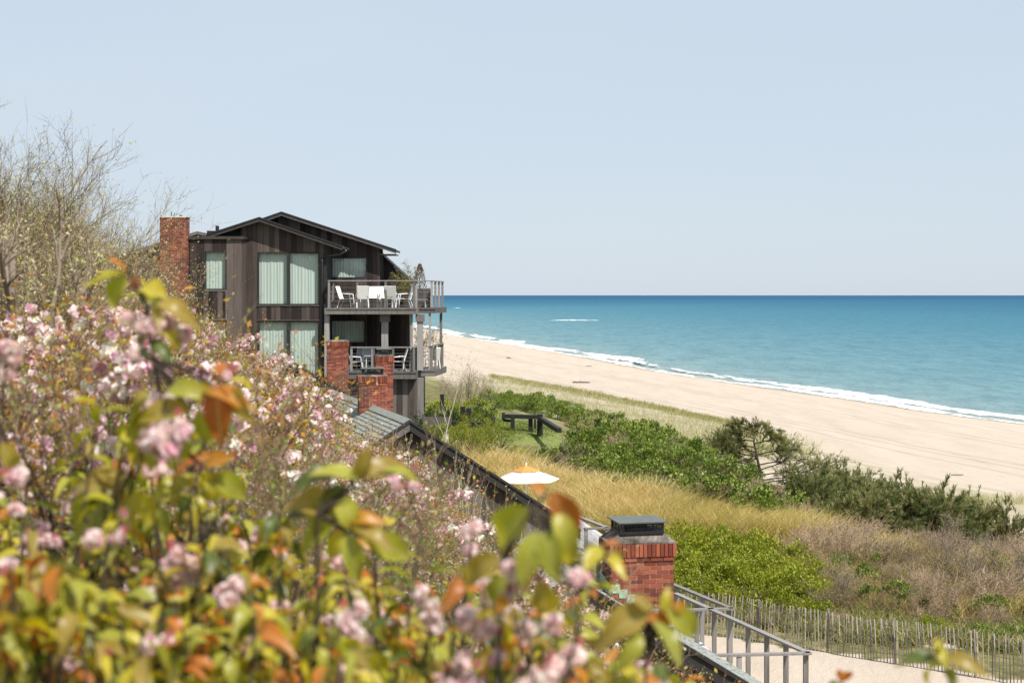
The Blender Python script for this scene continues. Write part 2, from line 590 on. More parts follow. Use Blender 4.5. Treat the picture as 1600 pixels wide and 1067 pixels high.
def m_sea():
    t = NT('sea_water')
    s = t.attr('s')                       # metres from the water line, seaward positive
    w = t.coords('World')
    patch = t.noise(t.coords('World', (.0035, .0012, 0)), 1.0, 5, .6, .3)
    d = t.math('MULTIPLY', s, t.math('ADD', .72, t.math('MULTIPLY', patch, .56)))
    f = t.math('DIVIDE', t.math('LOGARITHM', t.math('MAXIMUM', d, 1.0), 10.0), 4.4)
    col = t.ramp(f, [(.0, (.34, .34, .29)), (.18, (.21, .265, .26)), (.30, (.145, .235, .25)), (.43, (.10, .20, .235)),
                     (.56, (.046, .150, .205)), (.68, (.020, .102, .170)), (.80, (.007, .064, .142)), (1.0, (.003, .050, .126))])
    rip = t.noise(t.coords('World', (.10, .035, 1), (0, 0, R(8))), 1.0, 7, .72)
    rip2 = t.noise(t.coords('World', (.9, .35, 1), (0, 0, R(8))), 1.0, 4, .6)
    rip3 = t.noise(t.coords('World', (.30, .11, 1), (0, 0, R(8))), 1.0, 6, .75)
    col = t.mix(t.ramp(rip, [(.36, (.55, .55, .55)), (.56, (0, 0, 0))]), col, t.mix(.5, col, (.008, .06, .11)))
    col = t.mix(t.ramp(rip3, [(.38, (.45, .45, .45)), (.50, (0, 0, 0))]), col, t.mix(.55, col, (.01, .06, .10)))
    col = t.mix(t.ramp(rip3, [(.56, (0, 0, 0)), (.70, (.35, .35, .35))]), col, (.20, .33, .38))
    h = t.math('ADD', t.math('MULTIPLY', rip, 1.0), t.math('MULTIPLY', rip2, .25))
    nrm = t.bump(h, .8, 1.6)
    p = t.n('BsdfDiffuse'); t.l(col, p.inputs[0]); t.l(nrm, p.inputs['Normal'])
    gl = t.n('BsdfGlossy'); gl.inputs['Roughness'].default_value = .28
    gl.inputs[0].default_value = (.8, .95, 1, 1); t.l(nrm, gl.inputs['Normal'])
    mx = t.n('MixShader'); mx.inputs[0].default_value = .10
    t.l(p.outputs[0], mx.inputs[1]); t.l(gl.outputs[0], mx.inputs[2])
    return t.done(mx.outputs[0])
M['sea'] = m_sea()

xs = spaced([(-40000, -3000, 4000), (-3000, -600, 200), (-600, -60, 30), (-60, 160, 5), (160, 600, 30), (600, 3000, 200), (3000, 40000, 4000)])
ys = spaced([(-600, 80, 40), (80, 700, 6), (700, 2600, 100), (2600, 8000, 600), (8000, 60000, 4000)])
sea = link('sea', grid_mesh('sea', xs, ys, lambda x, y: 0 * x, M['sea'], dict(s=lambda x, y: np.maximum(-sdist(x, y), (y - 1300) * .6))))
setp(sea, kind='structure', label='turquoise sea deepening to blue at the horizon')

def m_foam():
    t = NT('sea_foam')
    w = t.coords('World')
    nz = t.noise(w, 1.4, 5, .7)
    col = t.ramp(nz, [(.3, (.62, .68, .68)), (.6, (.88, .89, .88))])
    sh = t.principled(col, .9, .1, 0, t.bump(nz, .5, .1))
    lace = t.noise(t.coords('World', (.55, .16, 1), (0, 0, R(-14))), 1.0, 6, .72)
    f = t.math('ADD', t.math('MULTIPLY', t.attr('e'), .85), t.math('SUBTRACT', t.math('MULTIPLY', lace, 1.6), 1.28))
    f = t.math('MULTIPLY', f, 4.0, clamp=True)
    tr = t.n('BsdfTransparent'); mx = t.n('MixShader')
    t.l(f, mx.inputs[0]); t.l(tr.outputs[0], mx.inputs[1]); t.l(sh, mx.inputs[2])
    return t.done(mx.outputs[0])
M['foam'] = m_foam()

def foam_band(name, y0, y1, step, off, width, amp, seed, crest=.0, label=None, hole=.0):
    """ribbon of broken foam that follows the water line; off = metres seaward of it"""
    ysn = np.arange(y0, y1, step)
    ncol = 9
    V, Fq, E_ = [], [], []
    for j, yy in enumerate(ysn):
        n1 = float(fbm(yy * .045, seed, seed, 4)); n2 = float(fbm(yy * .11, seed + 7, seed + 3, 4))
        wdt = width * (.25 + 1.5 * n1 ** 1.3) * (1 + yy / 1600.0)
        o = off + amp * (n2 - .5) * 2 + 1.2 * math.sin(yy * .05 + seed)
        burst = crest * max(0.0, float(fbm(yy * .02, seed + 3, seed + 9, 2)) - .42) * 4
        for i in range(ncol):
            u = i / (ncol - 1)
            x = shore_x(yy) + (o + (u - .35) * wdt) / .97
            hgt = math.sin(math.pi * u) ** .7
            z = .03 + .05 * hgt + burst * hgt * (.5 + .9 * float(vnoise(x * .9, yy * .5, seed + 2)))
            z = max(z, float(ground(x, yy)) + .03 + .04 * hgt)
            V.append((x, yy, z)); E_.append(math.sin(math.pi * u) ** .8 * (.55 + .6 * n1))
    for j in range(len(ysn) - 1):
        for i in range(ncol - 1):
            xx, yy = V[j * ncol + i][:2]
            a_ = j * ncol + i
            Fq.append((a_, a_ + 1, a_ + ncol + 1, a_ + ncol))
    o_ = link(name, npmesh(name, V, np.array(Fq), M['foam'], True, attrs=dict(e=E_)))
    return setp(o_, label=label, kind='stuff', cat='sea foam')

foam_band('surf_foam', 95, 1000, 1.2, .2, 4.6, 1.0, 3, .12, 'white foam washing along the water line of the beach', hole=.30)
foam_band('breaking_wave', 225, 1000, 1.6, 4.5, 8.0, 1.5, 8, .35, 'white broken wave just off the water line', hole=.47)
foam_band('breaking_wave', 110, 235, 1.2, 6.5, 5.0, 1.2, 14, .30, 'thin broken wave off the nearest stretch of beach', hole=.56)

def whitecap(px0, px1, py, h, label):
    Y = EYE * F / (py - HOR)
    x0, x1 = (px0 - 800) / F * Y, (px1 - 800) / F * Y
    n = 40; V = []; Fq = []
    for i in range(n + 1):
        u = i / n; x = x0 + (x1 - x0) * u
        k = math.sin(math.pi * u) ** .5 * (.35 + .9 * float(fbm(u * 9, 2, 4, 3)))
        yo = 5 * (float(fbm(u * 3, 5, 8, 3)) - .5)
        for j, (dy, z) in enumerate(((-3 * k, .05), (-1 * k, h * .5 * k), (1 * k, h * .6 * k), (4 * k, .05))):
            V.append((x, Y + dy + yo, z))
        if i < n:
            for j in range(3):
                a_ = i * 4 + j
                Fq.append((a_, a_ + 4, a_ + 5, a_ + 1))
    o_ = link('whitecap', npmesh('whitecap', V, np.array(Fq), M['foam'], True, attrs=dict(e=[1.0 if i_ % 4 in (1, 2) else .3 for i_ in range(len(V))])))
    return setp(o_, label=label, cat='wave', kind='stuff')
whitecap(858, 938, 501, 1.1, 'long white breaker far out on the blue sea')
whitecap(708, 720, 481.5, 1.2, 'short whitecap far out beside the upper deck')
# ------------------------------------------------------------------ chimneys
def brick_cells(w, d, z0, z1, soldier=True):
    """list of (x, y, z, sx, sy, sz) brick boxes round a w x d shaft; the top band is proud and upright"""
    out = []
    ch, th, jt, L = .0677, .095, .011, .2032
    band = .20
    zb = z1 - (band if soldier else 0)
    n = int((zb - z0) / ch)
    for k in range(n):
        z = zb - (k + .5) * ch
        dark = soldier and k == 0
        prd = .018 if dark else 0
        off = (k % 2) * L / 2
        for (fw, face) in ((w, 0), (w, 1), (d - 2 * th - .012, 2), (d - 2 * th - .012, 3)):
            a = -fw / 2
            cuts = [a]
            p = a + (L if not off else L / 2)
            while p < fw / 2 - .04:
                cuts.append(p); p += L
            cuts.append(fw / 2)
            for i in range(len(cuts) - 1):
                c = (cuts[i] + cuts[i + 1]) / 2; ln = cuts[i + 1] - cuts[i] - jt
                if ln < .02: continue
                jit = random.uniform(-.003, .003) + prd
                if face == 0: out.append((c, -d / 2 + th / 2 - jit, z, ln, th, ch - jt))
                elif face == 1: out.append((c, d / 2 - th / 2 + jit, z, ln, th, ch - jt))
                elif face == 2: out.append((-w / 2 + th / 2 - jit, c, z, th, ln, ch - jt))
                else: out.append((w / 2 - th / 2 + jit, c, z, th, ln, ch - jt))
    if soldier:
        zc = z1 - band / 2
        W, D = w + .07, d + .07
        m = int(round(W / .0677))
        for i in range(m):
            c = -W / 2 + (i + .5) * W / m
            for sgn in (-1, 1):
                out.append((c, sgn * (D / 2 - th / 2), zc, W / m - jt, th, band - jt))
        m = int(round((D - 2 * th) / .0677))
        for i in range(m):
            c = -(D - 2 * th) / 2 + (i + .5) * (D - 2 * th) / m
            for sgn in (-1, 1):
                out.append((sgn * (W / 2 - th / 2), c, zc, th, (D - 2 * th) / m - jt, band - jt))
    return out

def chimney(label, x, y, z0, z1, w, d, rotz=0, zvis=None, cap='metal', crown=.13, soldier=True):
    t = thing('brick_chimney', label, 'chimney', (x, y, z0), rotz)
    h = z1 - z0
    zb = (zvis - z0) if zvis is not None else None
    box('mortar_core', t, (-w / 2 + .007, w / 2 - .007), (-d / 2 + .007, d / 2 - .007), (0, h - .012), M['mortar'])
    cells = brick_cells(w, d, 0, h, soldier)
    if zb is not None:
        me = cube(M['brick'], .0)
        low = MB()
        for c in cells:
            if c[2] >= zb:
                link('brick', me, t, c[:3], (0, 0, 0), c[3:])
            else:
                low.box((c[0] - c[3] / 2, c[0] + c[3] / 2), (c[1] - c[4] / 2, c[1] + c[4] / 2), (c[2] - c[5] / 2, c[2] + c[5] / 2))
        if low.v: low.build('lower_bricks', M['brick'], t, kind='stuff')
    else:
        b = MB()
        for c in cells:
            b.box((c[0] - c[3] / 2, c[0] + c[3] / 2), (c[1] - c[4] / 2, c[1] + c[4] / 2), (c[2] - c[5] / 2, c[2] + c[5] / 2))
        b.build('brickwork', M['brick'], t, kind='stuff')
    W, D = (w + .05) / 2, (d + .05) / 2
    k = .68
    cr = MB()
    top = [(-W * k, -D * k, h + crown), (W * k, -D * k, h + crown), (W * k, D * k, h + crown), (-W * k, D * k, h + crown)]
    bot = [(-W, -D, h - .004), (W, -D, h - .004), (W, D, h - .004), (-W, D, h - .004)]
    bot2 = [(-W, -D, h + .02), (W, -D, h + .02), (W, D, h + .02), (-W, D, h + .02)]
    v = bot + bot2 + top
    f = [(3, 2, 1, 0), (8, 9, 10, 11)]
    for i in range(4):
        j = (i + 1) % 4
        f += [(i, j, j + 4, i + 4), (i + 4, j + 4, j + 8, i + 8)]
    cr.add(v, f)
    cr.build('mortar_crown', M['cement'], t)
    if cap == 'metal':
        zt = h + crown
        a, b2 = w * .33, d * .42
        hh = .165
        c = thing_part('spark_cap', t, (0, 0, zt))
        m = MB()
        m.box((-a - .02, a + .02), (-b2 - .02, b2 + .02), (-.01, .035))
        for sx in (-1, 1):
            for sy in (-1, 1):
                m.bar((sx * a, sy * b2, .03), (sx * a, sy * b2, hh), .035)
        m.bar((-a, -b2, hh - .02), (a, -b2, hh - .02), .03); m.bar((-a, b2, hh - .02), (a, b2, hh - .02), .03)
        m.build('cap_frame', M['metal_dark'], c)
        g_ = MB()
        n = 13
        for i in range(1, n):
            u = -a + 2 * a * i / n
            for sy in (-1, 1): g_.bar((u, sy * b2, .03), (u, sy * b2, hh - .02), .010)
        for i in range(1, 9):
            u = -b2 + 2 * b2 * i / 9
            for sx in (-1, 1): g_.bar((sx * a, u, .03), (sx * a, u, hh - .02), .010)
        for zz in (.07, .11): 
            g_.bar((-a, -b2, zz), (a, -b2, zz), .008); g_.bar((-a, b2, zz), (a, b2, zz), .008)
        g_.build('mesh_screen', M['metal_dark'], c)
        box('flue', c, (-a * .55, a * .55), (-b2 * .6, b2 * .6), (-.02, .07), M['cement'])
        l = MB(); A, B = a + .065, b2 + .07
        l.add([(-A, -B, hh), (A, -B, hh), (A, B, hh), (-A, B, hh), (-A, -B, hh + .018), (A, -B, hh + .018), (A, B, hh + .018), (-A, B, hh + .018),
               (0, 0, hh + .024)],
              [(3, 2, 1, 0), (0, 1, 5, 4), (1, 2, 6, 5), (2, 3, 7, 6), (3, 0, 4, 7), (4, 5, 8), (5, 6, 8), (6, 7, 8), (7, 4, 8)])
        l.build('lid', M['metal_lid'], c)
    return t

def thing_part(name, parent, loc):
    """a part whose own mesh is the small base block; its pieces are sub-parts"""
    me = pymesh(name, [(-.05, -.05, -.005), (.05, -.05, -.005), (.05, .05, -.005), (-.05, .05, -.005), (0, 0, .01)],
                [(3, 2, 1, 0), (0, 1, 4), (1, 2, 4), (2, 3, 4), (3, 0, 4)], M['metal_dark'])
    return link(name, me, parent, loc)

# ------------------------------------------------------------------ boarded walls
def boarded(parent, x0, x1, top, bot, y, th, mat, bw, holes=(), name='board', seed=0):
    """vertical boards between x0 and x1 in the plane y (facing -y), top(x) / bot(x) in parent space;
    holes = [(xa, xb, za, zb)] cut out of the boards"""
    rng = random.Random(seed)
    edges = [x0]
    x = x0
    snaps = sorted(set([h[0] for h in holes] + [h[1] for h in holes]))
    while x < x1 - 1e-6:
        nx = x + bw * rng.uniform(.82, 1.18)
        for s_ in snaps:
            if x + 1e-3 < s_ and abs(nx - s_) < bw * .5: nx = s_; break
            if x + 1e-3 < s_ < nx: nx = s_; break
        if nx > x1 - bw * .35: nx = x1
        edges.append(nx); x = nx
    for a, b in zip(edges[:-1], edges[1:]):
        mid = (a + b) / 2
        spans = [(None, None)]
        cuts = sorted([(h[2], h[3]) for h in holes if h[0] - 1e-4 <= mid <= h[1] + 1e-4])
        segs = []
        lo = None
        for za, zb in cuts:
            segs.append((lo, za)); lo = zb
        segs.append((lo, None))
        for za, zb in segs:
            ga, gb = a + .004, b - .004
            zl = (bot(ga), bot(gb)) if za is None else (za, za)
            zt = (top(ga), top(gb)) if zb is None else (zb, zb)
            if zt[0] - zl[0] < .03 and zt[1] - zl[1] < .03: continue
            jt = rng.uniform(-.006, .006)
            cx, cz = mid, (zl[0] + zt[0]) / 2
            v = [(ga - cx, -th + jt, zl[0] - cz), (gb - cx, -th + jt, zl[1] - cz), (gb - cx, -th + jt, zt[1] - cz), (ga - cx, -th + jt, zt[0] - cz),
                 (ga - cx, 0, zl[0] - cz), (gb - cx, 0, zl[1] - cz), (gb - cx, 0, zt[1] - cz), (ga - cx, 0, zt[0] - cz)]
            f = [(0, 1, 2, 3), (5, 4, 7, 6), (1, 5, 6, 2), (4, 0, 3, 7), (3, 2, 6, 7), (4, 5, 1, 0)]
            me = pymesh(name, v, f, mat)
            link(name, me, parent, (cx, y, cz))

def lin(xa, za, xb, zb):
    return lambda x: za + (zb - za) * (x - xa) / (xb - xa)

def window(parent, x0, x1, z0, z1, y, panes=1, curtain=True, tone=None, seed=1):
    """frame with glass and a pleated curtain behind; sits in an opening of the boards"""
    rng = random.Random(seed)
    fr = MB(); fw = .055
    fr.box((x0 - .01, x1 + .01), (y - .075, y + .12), (z0 - .015, z0 + fw)); fr.box((x0 - .01, x1 + .01), (y - .075, y + .12), (z1 - fw, z1 + .015))
    fr.box((x0 - .012, x0 + fw), (y - .073, y + .118), (z0 + fw, z1 - fw)); fr.box((x1 - fw, x1 + .012), (y - .073, y + .118), (z0 + fw, z1 - fw))
    cuts = [x0 + fw]
    if panes == 2:
        m = (x0 + x1) / 2
        fr.box((m - .065, m + .065), (y - .085, y + .11), (z0 + fw, z1 - fw))
        cuts += [m - .065, m + .065]
    cuts.append(x1 - fw)
    f = fr.build('window', M['trim'], parent)
    for i in range(0, len(cuts), 2):
        a, b = cuts[i], cuts[i + 1]
        link('pane', pymesh('pane', [(a, y + .01, z0 + fw), (b, y + .01, z0 + fw), (b, y + .01, z1 - fw), (a, y + .01, z1 - fw)], [(0, 1, 2, 3)], M['glass']), f)
        if curtain:
            n = max(int((b - a) / .025), 8)
            V = []; ph = rng.uniform(0, 6)
            for k in range(n + 1):
                u = k / n; x = a + (b - a) * u
                t_ = u * (b - a) * 2 * math.pi / .145 + ph + .8 * math.sin(u * 9 + ph)
                dy = .011 * math.sin(t_) + .008 * math.sin(t_ * .37)
                V.append((x, y + .13 + dy * .6, z1 - fw)); V.append((x + .012 * math.sin(t_ * .5), y + .13 + dy * 1.2, z0 + fw))
            Fq = np.array([(2 * k, 2 * k + 1, 2 * k + 3, 2 * k + 2) for k in range(n)])
            link('curtain', npmesh('curtain', V, Fq, M['curtain'], True), f)
    box('reveal', f, (x0 - .03, x1 + .03), (y + .24, y + .27), (z0 - .03, z1 + .03), M['interior'])
    return f

# ------------------------------------------------------------------ the beach house
HY = 66.0
hx0 = P(470, 461, HY).x
HG = 9.4
house = thing('beach_house', 'three storey beach house clad in dark vertical boards with two gables and seaward decks', 'house', (hx0, HY, HG))
def L(px, py, Y=HY):
    p = P(px, py, Y); return (p.x - hx0, p.z - HG)
def LX(px, Y=HY): return L(px, 0, Y)[0]
def LZ(py, Y=HY): return L(0, py, Y)[1]

# bodies (dark cores behind the boards)
body = MB()
def core(x0, x1, y0, y1, zt, z0=0):
    body.box((x0, x1), (y0, y1), (z0, zt))
# front gable bay
fx0, fx1 = LX(377), LX(508)
pk = L(408, 343)
eaveR = L(537, 388)
def f1_top(x):
    if x > pk[0]: return lin(pk[0], pk[1], eaveR[0], eaveR[1])(x) - .05
    return lin(L(330, 366)[0], L(330, 366)[1], pk[0], pk[1])(x) - .05
body.poly([(fx0 - 1.2, .3, 0), (fx1 - .02, .3, 0), (fx1 - .02, .3, f1_top(fx1) - .02), (pk[0], .3, pk[1] - .08), (fx0 - 1.2, .3, f1_top(fx0 - 1.2) - .02)], (0, 8, 0))
W1 = (LX(402.5), LX(499), LZ(476.5), LZ(394.5))
W1b = (LX(402.5), LX(499), LZ(586), LZ(501.5))
boarded(house, fx0, fx1, f1_top, lambda x: 0, 0, .035, M['boards'], .27,
        [(W1[0], W1[1], W1[2], W1[3]), (W1b[0], W1b[1], W1b[2], W1b[3]), (W1[0], W1[1], W1b[3], W1[2])], seed=3)
# spandrel panel between the storeys
boarded(house, W1[0] + .02, W1[1] - .02, lambda x: W1[2] - .05, lambda x: W1b[3] + .05, .0, .05, M['boards'], .19, seed=5)
tr = MB()
tr.box((W1[0], W1[1]), (-.085, .02), (W1[2] - .05, W1[2] - .017)); tr.box((W1[0], W1[1]), (-.085, .02), (W1b[3] + .017, W1b[3] + .05))
tr.build('spandrel_trim', M['trim_grey'], house)
window(house, *W1[:2], W1[2], W1[3], .03, 2, seed=2)
window(house, *W1b[:2], W1b[2], W1b[3], .03, 2, seed=4)
tr = MB()
tr.box((fx1 - .06, fx1 + .06), (-.05, .25), (0, f1_top(fx1)))
tr.box((fx0 - .03, fx0 + .05), (-.05, .05), (0, f1_top(fx0)))
tr.build('corner_trim', M['trim'], house)

# gable roofs: slabs with fascia
def gable_roof(name, Ls, pkp, Rs, y0, y1, th=.10, mat='roof_dark'):
    """Ls, pkp, Rs = (x, z) of left eave, peak, right eave"""
    m = MB()
    for a, b in ((Ls, pkp), (pkp, Rs)):
        m.poly([(a[0], y0, a[1]), (b[0], y0, b[1]), (b[0], y0, b[1] + th), (a[0], y0, a[1] + th)], (0, y1 - y0, 0))
    o = m.build(name, M[mat], house)
    fm = MB()
    for a, b in ((Ls, pkp), (pkp, Rs)):
        fm.poly([(a[0], y0 - .04, a[1] - .08), (b[0], y0 - .04, b[1] - .08), (b[0], y0 - .04, b[1] + th * .55), (a[0], y0 - .04, a[1] + th * .55)], (0, .036, 0))
    fm.build('rake_board', M['fascia'], o)
    cm = MB()
    for a, b in ((Ls, pkp), (pkp, Rs)):
        cm.poly([(a[0], y0 - .07, a[1] + th * .58), (b[0], y0 - .07, b[1] + th * .58), (b[0], y0 - .07, b[1] + th + .03), (a[0], y0 - .07, a[1] + th + .03)], (0, .10, 0))
    cm.build('roof_edge', M['trim'], o)
    return o
gable_roof('front_roof', L(326, 371), (pk[0], pk[1] - .04), (eaveR[0], eaveR[1] - .03), -.45, 2.3)
# rear, taller gable
Y2 = 68.6
def L2(px, py): return L(px, py, Y2)
b2x0, b2x1 = L2(300, 0)[0], L2(594, 0)[0]
pk2, ev2, el2 = L2(443, 336), L2(621, 394.5), L2(280, 392)
def f2_top(x):
    return (lin(*pk2, *ev2)(x) if x > pk2[0] else lin(*el2, *pk2)(x)) - .03
y2 = Y2 - HY
W2 = (L2(517, 0)[0], L2(573.5, 0)[0], L2(0, 435)[1], L2(0, 402)[1])
W2b = (L2(516, 0)[0], L2(571, 0)[0], L2(0, 536)[1], L2(0, 500)[1])
body.poly([(b2x0, y2 + .3, 0), (b2x1, y2 + .3, 0), (b2x1, y2 + .3, f2_top(b2x1) - .05), (pk2[0], y2 + .3, pk2[1] - .1), (b2x0, y2 + .3, f2_top(b2x0) - .05)], (0, 1.25, 0))
boarded(house, fx1, b2x1, f2_top, lambda x: 0, y2, .035, M['boards'], .26, [W2, W2b], seed=7)
boarded(house, pk2[0] - 1.5, fx1, f2_top, lambda x: min(f1_top(x), f2_top(x)) - .3, y2, .035, M['boards'], .26, seed=8)
window(house, *W2, y2 + .03, 1, seed=6)
window(house, *W2b, y2 + .03, 1, seed=7)
gable_roof('rear_roof', (el2[0], el2[1] - .03), (pk2[0], pk2[1] + .0), ev2, y2 - .6, y2 + 1.6)
# soffit under the right eave of the rear gable
sf = MB(); sf.box((b2x1 + .02, ev2[0] - .06), (y2 - .5, y2 + 1.5), (ev2[1] - .13, ev2[1] - .09)); sf.build('soffit', M['trim_grey'], house)
# sloping wing wall above the upper deck
Y3 = 70.2; y3 = Y3 - HY
wl, wr = L(592, 396, Y3), L(640, 442, Y3)
body.poly([(wl[0], y3 + .2, 0), (wr[0] - .1, y3 + .2, 0), (wr[0] - .1, y3 + .2, wr[1] - .1), (wl[0], y3 + .2, wl[1] - .1)], (0, 2, 0))
boarded(house, wl[0], wr[0], lin(*wl, *wr), lambda x: 0, y3, .035, M['boards'], .26, seed=11)
wc = MB(); wc.poly([(wl[0], y3 - .12, wl[1]), (wr[0] + .08, y3 - .12, wr[1] - .06), (wr[0] + .12, y3 - .12, wr[1] + .05), (wl[0], y3 - .12, wl[1] + .10)], (0, 2.3, 0))
wc.build('wing_roof', M['roof_dark'], house)
sc_ = MB(); q = L(597, 412, Y3); sc_.box((q[0] - .06, q[0] + .06), (y3 - .16, y3 - .036), (q[1] - .14, q[1] + .12)); sc_.build('wall_lamp', M['metal_dark'], house)
q = L(608, 511, Y3); sc_ = MB(); sc_.box((q[0] - .06, q[0] + .06), (y3 - .16, y3 - .036), (q[1] - .14, q[1] + .12)); sc_.build('wall_lamp', M['metal_dark'], house)

# flat roofed bay on the left
Y0 = 65.2; y0 = Y0 - HY
ax0, ax1 = L(296.5, 0, Y0)[0], L(378, 0, Y0)[0]
azt = L(0, 374, Y0)[1]
WA = (L(319, 0, Y0)[0], L(354, 0, Y0)[0], L(0, 453, Y0)[1], L(0, 393, Y0)[1])
WAb = (WA[0], WA[1], L(0, 560, Y0)[1], L(0, 500.5, Y0)[1])
body.box((ax0 + .02, ax1 - .02), (y0 + .3, 3.0), (0, azt - .02))
boarded(house, ax0, ax1, lambda x: azt, lambda x: 0, y0, .035, M['boards'], .36, [WA, WAb, (WA[0], WA[1], WAb[3], WA[2])], seed=13)
boarded(house, WA[0] + .03, WA[1] - .03, lambda x: WA[2] - .04, lambda x: WAb[3] + .04, y0, .05, M['boards'], .20, seed=14)
tr = MB()
for xx in (WA[0] - .02, WA[1] - .03):
    tr.box((xx, xx + .05), (y0 - .075, y0 + .01), (WAb[3], WA[2] - .017))
tr.box((WA[0], WA[1]), (y0 - .072, y0 + .01), (WA[2] - .055, WA[2] - .016)); tr.box((WA[0], WA[1]), (y0 - .072, y0 + .01), (WAb[3] + .016, WAb[3] + .05))
tr.build('panel_trim', M['trim_grey'], house)
window(house, *WA, y0 + .03, 1, seed=9)
window(house, *WAb, y0 + .03, 1, seed=10)
# side wall of the bay (boards turned into the depth)
rs = MB(); rs.box((ax1 + .0, ax1 + .035), (y0, .0), (0, azt)); rs.build('return_wall', M['boards'], house)
bx = MB(); bx.box((ax0 - .08, ax1 + .12), (y0 - .10, 3.0), (azt + .012, azt + .11)); bx.build('bay_roof', M['roof_dark'], house)
bx = MB(); bx.box((ax0 - .10, ax1 + .14), (y0 - .14, y0 - .103), (azt + .0, azt + .13)); bx.build('bay_roof_edge', M['fascia'], house)
# wedge of pale roof behind the bay edge, small vent pipe and roof hatch
rf = MB(); q0, q1 = L(322, 372, 66.8), L(376, 366.5, 66.8)
rf.poly([(q0[0], .6, azt + .115), (ax1 + .05, .6, azt + .115), (ax1 - .7, .6, azt + .28), (q0[0] + .4, .6, azt + .28)], (0, 1.4, 0))
rf.build('roof_curb', M['trim_grey'], house)
vp = MB(); q = L(339.5, 353, 69); q2 = L(339.5, 372, 69); vp.tube([(q[0], 3, q2[1] - .6), (q[0], 3, q[1])], .09, 8); vp.build('vent_pipe', M['metal_dark'], house)
vp = MB(); q = L(331, 361, 69); vp.box((q[0] - .2, q[0] + .2), (2.8, 3.2), (q[1] - .9, q[1])); vp.build('roof_vent', M['metal_dark'], house)
# far left wing
YL = 69.5; yl = YL - HY
lx0, lx1 = L(150, 0, YL)[0], L(262, 0, YL)[0]
def l_top(x): return lin(L(205, 398, YL)[0], L(205, 398, YL)[1], L(262, 381, YL)[0], L(262, 381, YL)[1])(x)
body.poly([(lx0, yl + .1, 0), (lx1 + 1.5, yl + .1, 0), (lx1 + 1.5, yl + .1, l_top(lx1)), (lx0, yl + .1, l_top(lx0))], (0, 6, 0))
boarded(house, lx0, lx1, l_top, lambda x: 0, yl, .035, M['boards'], .30, seed=17)
lr = MB(); lr.poly([(lx0 - .3, yl - .3, l_top(lx0 - .3)), (lx1 + 1.5, yl - .3, l_top(lx1 + 1.5)), (lx1 + 1.5, yl - .3, l_top(lx1 + 1.5) + .15), (lx0 - .3, yl - .3, l_top(lx0 - .3) + .15)], (0, 7, 0))
lr.build('left_roof', M['trim_grey'], house)
body.build('wall_core', M['interior'], house)

# downspout
ds = MB()
pts = [L(541, 385, 65.8), L(541, 392, 65.8), L(533, 396, 65.8), L(512, 400, 65.8), L(505, 402, 65.8), L(503, 407, 65.8), L(503.5, 560, 65.8)]
ds.tube([(p_[0], -.22 if i < 4 else -.13, p_[1]) for i, p_ in enumerate(pts)], .055, 7)
ds.build('downspout', M['metal_dark'], house)

# ------------------------------------------------------------------ decks
def deck(pyfloor, pybot, label_side, full_left, y_n=65.4, y_r=66.9, y_b=70.4):
    """one deck level: near part up to photo x 649, set-back part to x 692"""
    zt = L(0, pyfloor, y_n)[1]; zb = L(0, pybot, y_n)[1]
    xl = L(full_left, 0, y_n)[0]; xm = L(650, 0, y_n)[0]
    xr = L(673, 0, y_r)[0] + .06; xr2 = L(692, 0, y_b)[0]
    d_ = MB()
    for i in range(11):
        ya = y_n - HY + .05 + i * .29
        d_.box((xl + .03, xm - .03), (ya, ya + .28), (zt - .04, zt))
    for i in range(13):
        ya = y_r - HY + .05 + i * .29
        k = (ya - (y_r - HY)) / (y_b - y_r)
        d_.box((xm - .028, xr + (xr2 - xr) * min(max(k, 0), 1) - .05), (ya, ya + .28), (zt - .041, zt - .001))
    o = d_.build('deck_floor', M['grey_wood'], house)
    fa = MB()
    fa.box((xl, xm), (y_n - HY - .03, y_n - HY + .05), (zb, zt + .01))
    fa.box((xl + .1, xm + .04), (y_n - HY - .06, y_n - HY - .032), (zt - .07, zt + .025))
    fa.box((xm - .05, xm + .02), (y_n - HY + .052, y_r - HY - .032), (zb, zt + .01))
    fa.box((xm + .022, xr + .15), (y_r - HY - .03, y_r - HY + .05), (zb + .03, zt + .01))
    fa.box((xm + .03, xr + .24), (y_r - HY - .06, y_r - HY - .032), (zt - .07, zt + .025))
    fa.poly([(xr + .06, y_r - HY + .052, zb + .03), (xr2 + .1, y_b - HY, zb + .03), (xr2 + .1, y_b - HY, zt + .01), (xr + .06, y_r - HY + .052, zt + .01)], (.08, 0, 0))
    fa.build('deck_fascia', M['trim_grey'], house)
    un = MB()
    un.box((xl + .05, xm - .06), (y_n - HY + .08, y_n - HY + 5), (zb + .02, zb + .12))
    un.box((xm - .05, xr - .02), (y_r - HY + .08, y_b - HY), (zb + .05, zb + .15))
    un.build('deck_underside', M['trim'], house)
    return zt, zb, xl, xm, xr, xr2

